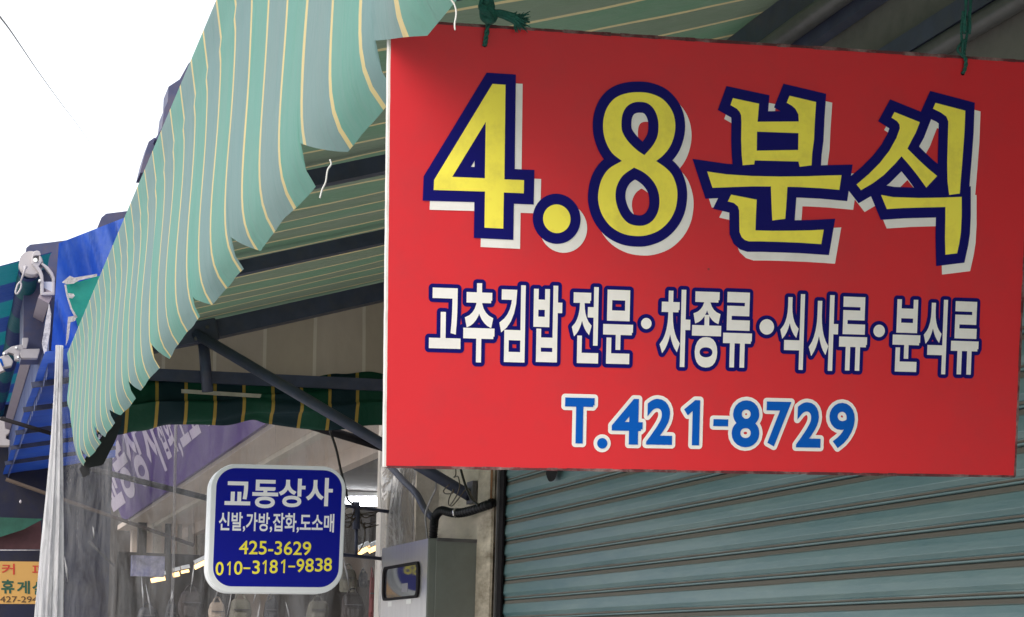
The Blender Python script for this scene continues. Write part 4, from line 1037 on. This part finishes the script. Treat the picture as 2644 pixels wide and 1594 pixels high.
patch(s49([(790, 890), (890, 805), (950, 828), (1240, 780), (1240, 812), (1010, 862), (940, 905), (855, 912)]), -0.15, 'torn_strip', M_torn)
patch(s49([(820, 920), (845, 915), (870, 1060), (925, 1225), (990, 1335), (960, 1345), (900, 1230), (850, 1070)]), -0.15, 'torn_strip', M_torn)
patch(s49([(870, 1025), (940, 1035), (955, 1060), (925, 1095), (880, 1085)]), -0.15, 'torn_strip', M_torn)
patch(s49([(870, 1330), (985, 1310), (960, 1380), (900, 1400), (880, 1600), (840, 1700), (855, 1480)]), -0.15, 'torn_strip', M_torn)
# dark roof sheets behind
def roof_piece(name, pts, Yd, m_, label, thick=0.10, group='dark roof sheets on the skyline'):
    P = [onY(x, y, Yd) for x, y in pts]
    o = MB().extrude_poly(P, (0, thick, 0)).build(name, m_, origin=sum(P, Vector()) / len(P))
    return tag(o, label, 'roof', group)
roof_piece('roof_sheet', [(66, 668), (68, 640), (78, 632), (130, 626), (190, 618), (192, 627), (204, 634), (206, 646), (170, 660), (160, 905), (60, 905), (62, 700)], 11.6, M_roof, 'dark slate blue roof sheet behind the white awning bracket', 0.6)
roof_piece('roof_sheet', [(238, 620), (262, 562), (274, 552), (330, 545), (340, 640)], 11.4, M_roof, 'slate blue roof corner above the blue tarp', 0.5)
roof_piece('roof_sheet', [(362, 446), (372, 405), (384, 366), (398, 356), (420, 355), (400, 446)], 10.9, M_roof, 'small pale roof corner halfway up the awning edge', 0.25)
roof_piece('roof_sheet', [(400, 360), (418, 330), (424, 282), (433, 262), (435, 224), (464, 205), (486, 165), (508, 142), (540, 130), (480, 360)], 10.8, M_roof, 'jagged dark roof edge highest on the awning skyline', 0.25)

# retractable awning with folding arm: square bar, rolled cloth, white cast brackets
ra = thing('retractable_awning', (0.4, 12, 3.4), 'rolled up navy and teal striped awning on a square aluminium bar at the left edge', 'awning')
tX, tZ = 0.470, EYE + 0.470 * 3.97
yA = 10.95
MB().beam((tX, yA, tZ), (tX, 19, tZ), 0.062, 0.062, upv=(0.42, 0, 0.9)).build('square_bar', M_alu, ra)
def roll_c(y): return Vector((0.385, y, EYE + 0.40 * 5.05))
MB().grid(36, 70, lambda u, v: (lambda c_, a_, r_: Vector((c_.x + r_ * math.cos(a_), c_.y, c_.z + r_ * math.sin(a_))))(roll_c(lerp(yA + 0.12, 19, v)), 2 * math.pi * u, 0.054 * (1 + 0.05 * math.sin(2 * 2 * math.pi * u + v * 31)))).build('cloth_roll', M_roll, ra)
def slope(u, v):
    x = lerp(0.50, 0.02, u); y = lerp(yA + 0.15, 19, v)
    return Vector((x, y, EYE + 0.4 * 5.05 + 0.07 - 0.36 * (0.37 - x) + 0.012 * math.sin(y * 10.1)))
MB().grid(20, 110, slope).build('canopy_cloth', M_roll, ra)
PR = lambda x, y, dy=0.0: onY(x / 4.95, 550 + y / 4.95, yA + dy)
br = MB()
def slab(pts, d0, d1, mb):
    P = [PR(x, y, d0) for x, y in pts]; mb.extrude_poly(P, (0, d1 - d0, 0))
# bracket: eye plate, two curved ribs, socket
slab([(415, 520), (440, 490), (475, 480), (510, 492), (525, 530), (515, 552), (490, 545), (440, 548), (412, 575)], -0.02, 0.03, br)
slab([(402, 560), (425, 552), (432, 600), (450, 632), (480, 625), (500, 600), (497, 550), (525, 552), (545, 620), (520, 650), (490, 690), (440, 690), (405, 640)], -0.02, 0.03, br)
slab([(440, 690), (485, 668), (530, 730), (555, 800), (560, 880), (522, 880), (520, 820), (495, 760)], -0.02, 0.03, br)
slab([(520, 650), (548, 640), (620, 690), (675, 760), (705, 830), (705, 880), (672, 880), (665, 830), (635, 770), (580, 705)], -0.02, 0.03, br)
slab([(520, 870), (562, 870), (562, 1018), (520, 1050)], -0.02, 0.05, br); slab([(670, 870), (706, 880), (700, 1052), (668, 1010)], -0.02, 0.05, br)
slab([(522, 1052), (540, 1012), (690, 1012), (700, 1052)], -0.02, 0.05, br)
bevel(br.build('end_bracket', M_cast, ra), 0.0035)
MB().extrude_poly([PR(x, y, 0.0) for x, y in ((556, 880), (672, 880), (672, 1014), (556, 1014))], (0, 0.02, 0)).build('end_cap', mat('pale_end_cap', (0.56, 0.58, 0.68), 0.4, var=0.03), ra)
hub = MB(); hc = PR(400, 640, 0.02)
hub.tube([hc + Vector((0, -0.005, 0)), hc + Vector((0.0, 0.14, 0.0))], 0.062, 24)
hub.build('gear_housing', M_cast, ra)
bb = PR(452, 602, -0.03); MB().tube([bb, bb + Vector((0, 0.05, 0))], 0.011, 14).build('bolt', M_bolt, ra)
bb = PR(505, 862, -0.03); MB().tube([bb, bb + Vector((0, 0.05, 0))], 0.006, 10).build('bolt', M_bolt, ra)
ck = [PR(325, 690, -0.02), PR(318, 720, -0.03), PR(262, 890, -0.03)]
lo = [PR(258, 880, -0.03), PR(272, 920, -0.03), PR(262, 970, -0.03), PR(225, 1030, -0.03), PR(205, 1030, -0.03), PR(200, 1000, -0.03), PR(225, 920, -0.03), PR(258, 880, -0.03)]
MB().tube(ck, [0.012, 0.006, 0.005], 8).tube(curve_pts(lo, 6), 0.0055, 6).build('crank_eye', M_cast, ra)
PR2 = lambda x, y, dy=0.0: onY(x / 4.95, 850 + y / 4.95, yA + 0.55 + dy)
b2_ = MB()
for L in ([(285, 110), (365, 110), (365, 150), (340, 250), (290, 250)], [(240, 255), (510, 250), (505, 300), (480, 375), (270, 370), (250, 320)], [(150, 220), (280, 195), (300, 250), (250, 290), (250, 400), (190, 390), (180, 320), (110, 300), (70, 330), (30, 300)],
          [(10, 350), (60, 330), (110, 330), (170, 410), (150, 470), (60, 490), (-30, 590), (-30, 380)]):
    b2_.extrude_poly([PR2(x, y) for x, y in L], (0, 0.07, 0))
arm_b = bevel(b2_.build('arm_bracket', M_cast, ra), 0.004)
for x, y in ((205, 235), (228, 358), (50, 310)):
    bb = PR2(x, y, -0.02); MB().tube([bb, bb + Vector((0, 0.04, 0))], 0.006, 10).build('bolt', M_bolt, arm_b)
MB().extrude_poly([PR2(x, y, -0.004) for x, y in ((-5, 380), (18, 375), (48, 465), (12, 490), (-5, 460))], (0, 0.004, 0)).build('blue_sticker', M_blue_v, ra)
a_ = PR2(30, 470); MB().beam(a_, a_ + Vector((-0.9, 0.2, -0.45)), 0.05, 0.06).build('folding_arm', M_cast, ra)
PR3 = lambda x, y, dy=0.0: onY(x / 4.95, 850 + y / 4.95, yA + 1.5 + dy)
b3_ = MB()
for L in ([(-20, 1130), (60, 1120), (70, 1270), (130, 1290), (120, 1330), (80, 1360), (80, 1400), (130, 1420), (125, 1490), (-20, 1490)],): b3_.extrude_poly([PR3(x, y) for x, y in L], (0, 0.1, 0))
bevel(b3_.build('arm_bracket', M_cast, ra), 0.004)
# serrated valance hanging beside the bar
sv = MB(); tops, bots = [], []
yv0 = 10.95; nsr = 26; vs_ = []; fs_ = []
for k in range(nsr):
    y0 = yv0 + k * 0.30; y1 = y0 + 0.30; z1 = EYE + 1.90; zlo = EYE + 1.49; x_ = 0.492
    o_ = len(vs_); w = 0.0
    vs_ += [(x_ - 0.002, y0, z1), (x_ - 0.002, y1, z1), (x_ + w, y1, zlo + 0.02), (x_, (y0 + y1) / 2 + 0.09, zlo - 0.05), (x_ + w, (y0 + y1) / 2 - 0.05, zlo - 0.03), (x_ + w, y0, zlo + 0.02)]
    fs_.append(tuple(o_ + q_ for q_ in range(6)))
sv.add(vs_, fs_).build('serrated_valance', M_val, ra)
# white scrap with faded marks, tucked beside the valance
scp = [(540, 0 + 0), (620, -350), (660, -200), (655, 0), (575, 380)]
scm = MB().add([onY(x / 4.95, 850 + y / 4.95, 10.9) for x, y in ((535, 180), (575, -60), (625, -330), (655, -200), (640, 40), (575, 380))], [tuple(range(6))])
tag(solid(scm.build('paper_banner', mat('printed_white_banner', (0.62, 0.60, 0.60), 0.7, var=0.1, scale=4, dirt=(0.12, 0.12, 0.16), dirt_amt=0.9, dirt_scale=26), origin=onY(121, 860, 10.9)), 0.003), 'narrow white printed banner scrap hanging beside the square bar', 'banner')

# slanting poles and bars seen through the vinyl
def pole(px_a, Ya, px_b, Yb, r, label, m_=M_pipe):
    a_ = onY(*px_a, Ya); b_ = onY(*px_b, Yb)
    return tag(MB().tube([a_, b_], r, 8).build('pole', m_, origin=a_), label, 'pole', 'slanting poles behind the vinyl curtain')
M_pole = mat('brown_painted_pole', (0.075, 0.055, 0.045), 0.7, var=0.25, spec=0.2)
M_dull = mat('dull_dark_pole_paint', (0.022, 0.020, 0.024), 0.8, var=0.25, spec=0.15)
pole((15, 1238), 13.0, (500, 1408), 13.0, 0.012, 'long brown pole slanting down behind the bunched vinyl edge', M_pole)
pole((225, 1208), 10.4, (548, 1290), 10.4, 0.015, 'dark pole slanting across the purple sign towards the blue sign', M_dull)
pole((0, 1080), 12.0, (150, 1125), 12.0, 0.012, 'thin dark pole under the blue canopy', M_dull)
pole((800, 1098), 9.7, (1000, 1158), 9.7, 0.022, 'dark pole slanting into the left edge of the red sign', M_dull)
pole((230, 1398), 14.0, (295, 1462), 14.0, 0.009, 'short dark pole low behind the vinyl curtain', M_black)
tag(MB().tube([onY(-10, 1421, 14.5), onY(130, 1421, 14.5)], 0.004, 6).build('thin_wire', M_torn, origin=onY(50, 1421, 14.5)), 'pale straight wire above the yellow coffee sign', 'wire')
# cloths and walls closing the passage
fw = thing('far_building', (0, 24, 0), 'dark building closing the passage far behind the vinyl curtain', 'building')
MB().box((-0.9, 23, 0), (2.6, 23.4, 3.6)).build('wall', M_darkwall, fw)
MB().box((-0.9, 18.1, 2.95), (1.25, 23, 3.0)).build('passage_roof', M_navytarp, fw)
def cloth(px_, Yd, m_, nm, label, cat):
    P = [onY(x, y, Yd) for x, y in px_]
    return tag(solid(MB().add(P, [tuple(range(len(P)))]).build(nm, m_, origin=sum(P, Vector()) / len(P)), 0.01), label, cat)
cloth([(-40, 1335), (112, 1340), (60, 1368), (-40, 1400)], 17.5, mat('dark_green_cloth', (0.02, 0.10, 0.07), 0.7, var=0.3), 'green_cloth', 'dark green cloth corner above the maroon cloth at the left edge', 'cloth')
cloth([(-40, 1396), (60, 1368), (105, 1345), (110, 1418), (-40, 1418)], 17.6, mat('maroon_cloth', (0.075, 0.028, 0.032), 0.7, var=0.3), 'maroon_cloth', 'dark maroon cloth between the green cloth and the yellow coffee sign', 'cloth')
bulb = onY(53, 1296, 15); bu = MB(); bu.tube([bulb + Vector((0, 0, -0.012)), bulb + Vector((0, 0, 0)), bulb + Vector((0, 0, 0.014))], [0.004, 0.011, 0.004], 10)
tag(bu.build('light_bulb', M_cast, origin=bulb), 'tiny white bulb under the dark blue sheet', 'bulb')

# yellow coffee sign
YY = 15.5
PY = Plane(onY(60, 1505, YY), (1, 0, 0), (0, 0, 1)); PY.ex = Vector((1, 0, 0.03)).normalized(); PY.ey = Vector((-0.03, 0, 1)).normalized(); PY.n = Vector((0, -1, 0))
ysn = thing('yellow_signboard', PY.o, 'ochre yellow sign with red and green Korean lettering at the lower left', 'sign')
a = PY.px(-70, 1449); b = PY.px(128, 1560)
MB().extrude_poly([PY.at(x, y, -0.04) for x, y in ((a[0], b[1]), (b[0], b[1]), (b[0], a[1]), (a[0], a[1]))], (0, -0.04, 0)).build('panel', M_ysign, ysn, origin=PY.o)
M_rtxt = mat('red_print', lin((196, 58, 44)), 0.5, var=0.05); M_gtxt = mat('green_print', lin((38, 84, 66)), 0.5, var=0.05); M_btxt = mat('brown_print', lin((84, 60, 40)), 0.5, var=0.05)
for txt, x0, y0, x1, y1, bo, m_ in (('커', 4, 1456, 38, 1484, .012, M_rtxt), ('피', 83, 1458, 116, 1486, .012, M_rtxt), ('휴', 3, 1497, 37, 1533, .03, M_gtxt), ('게', 43, 1500, 77, 1534, .03, M_gtxt), ('실', 83, 1502, 117, 1536, .03, M_gtxt), ('427-294', 0, 1540, 97, 1556, .005, M_btxt)):
    PY.sheet('lettering', fit(txt, *PY.boxpx(x0, y0, x1, y1), bold=bo), 0.003, m_, ysn)

# overhead wire against the sky
wpts = [onY(x, y, 7 + 0.05 * (y)) for x, y in ((-60, -62), (-4, 38), (33, 88), (100, 187), (160, 270), (200, 322), (240, 380))]
tag(MB().tube(curve_pts(wpts, 6), [0.005 * (1 - 0.5 * i / 36) for i in range(37)], 6).build('overhead_wire', M_wire, origin=wpts[2]), 'overhead wire crossing the white sky at the upper left', 'wire')
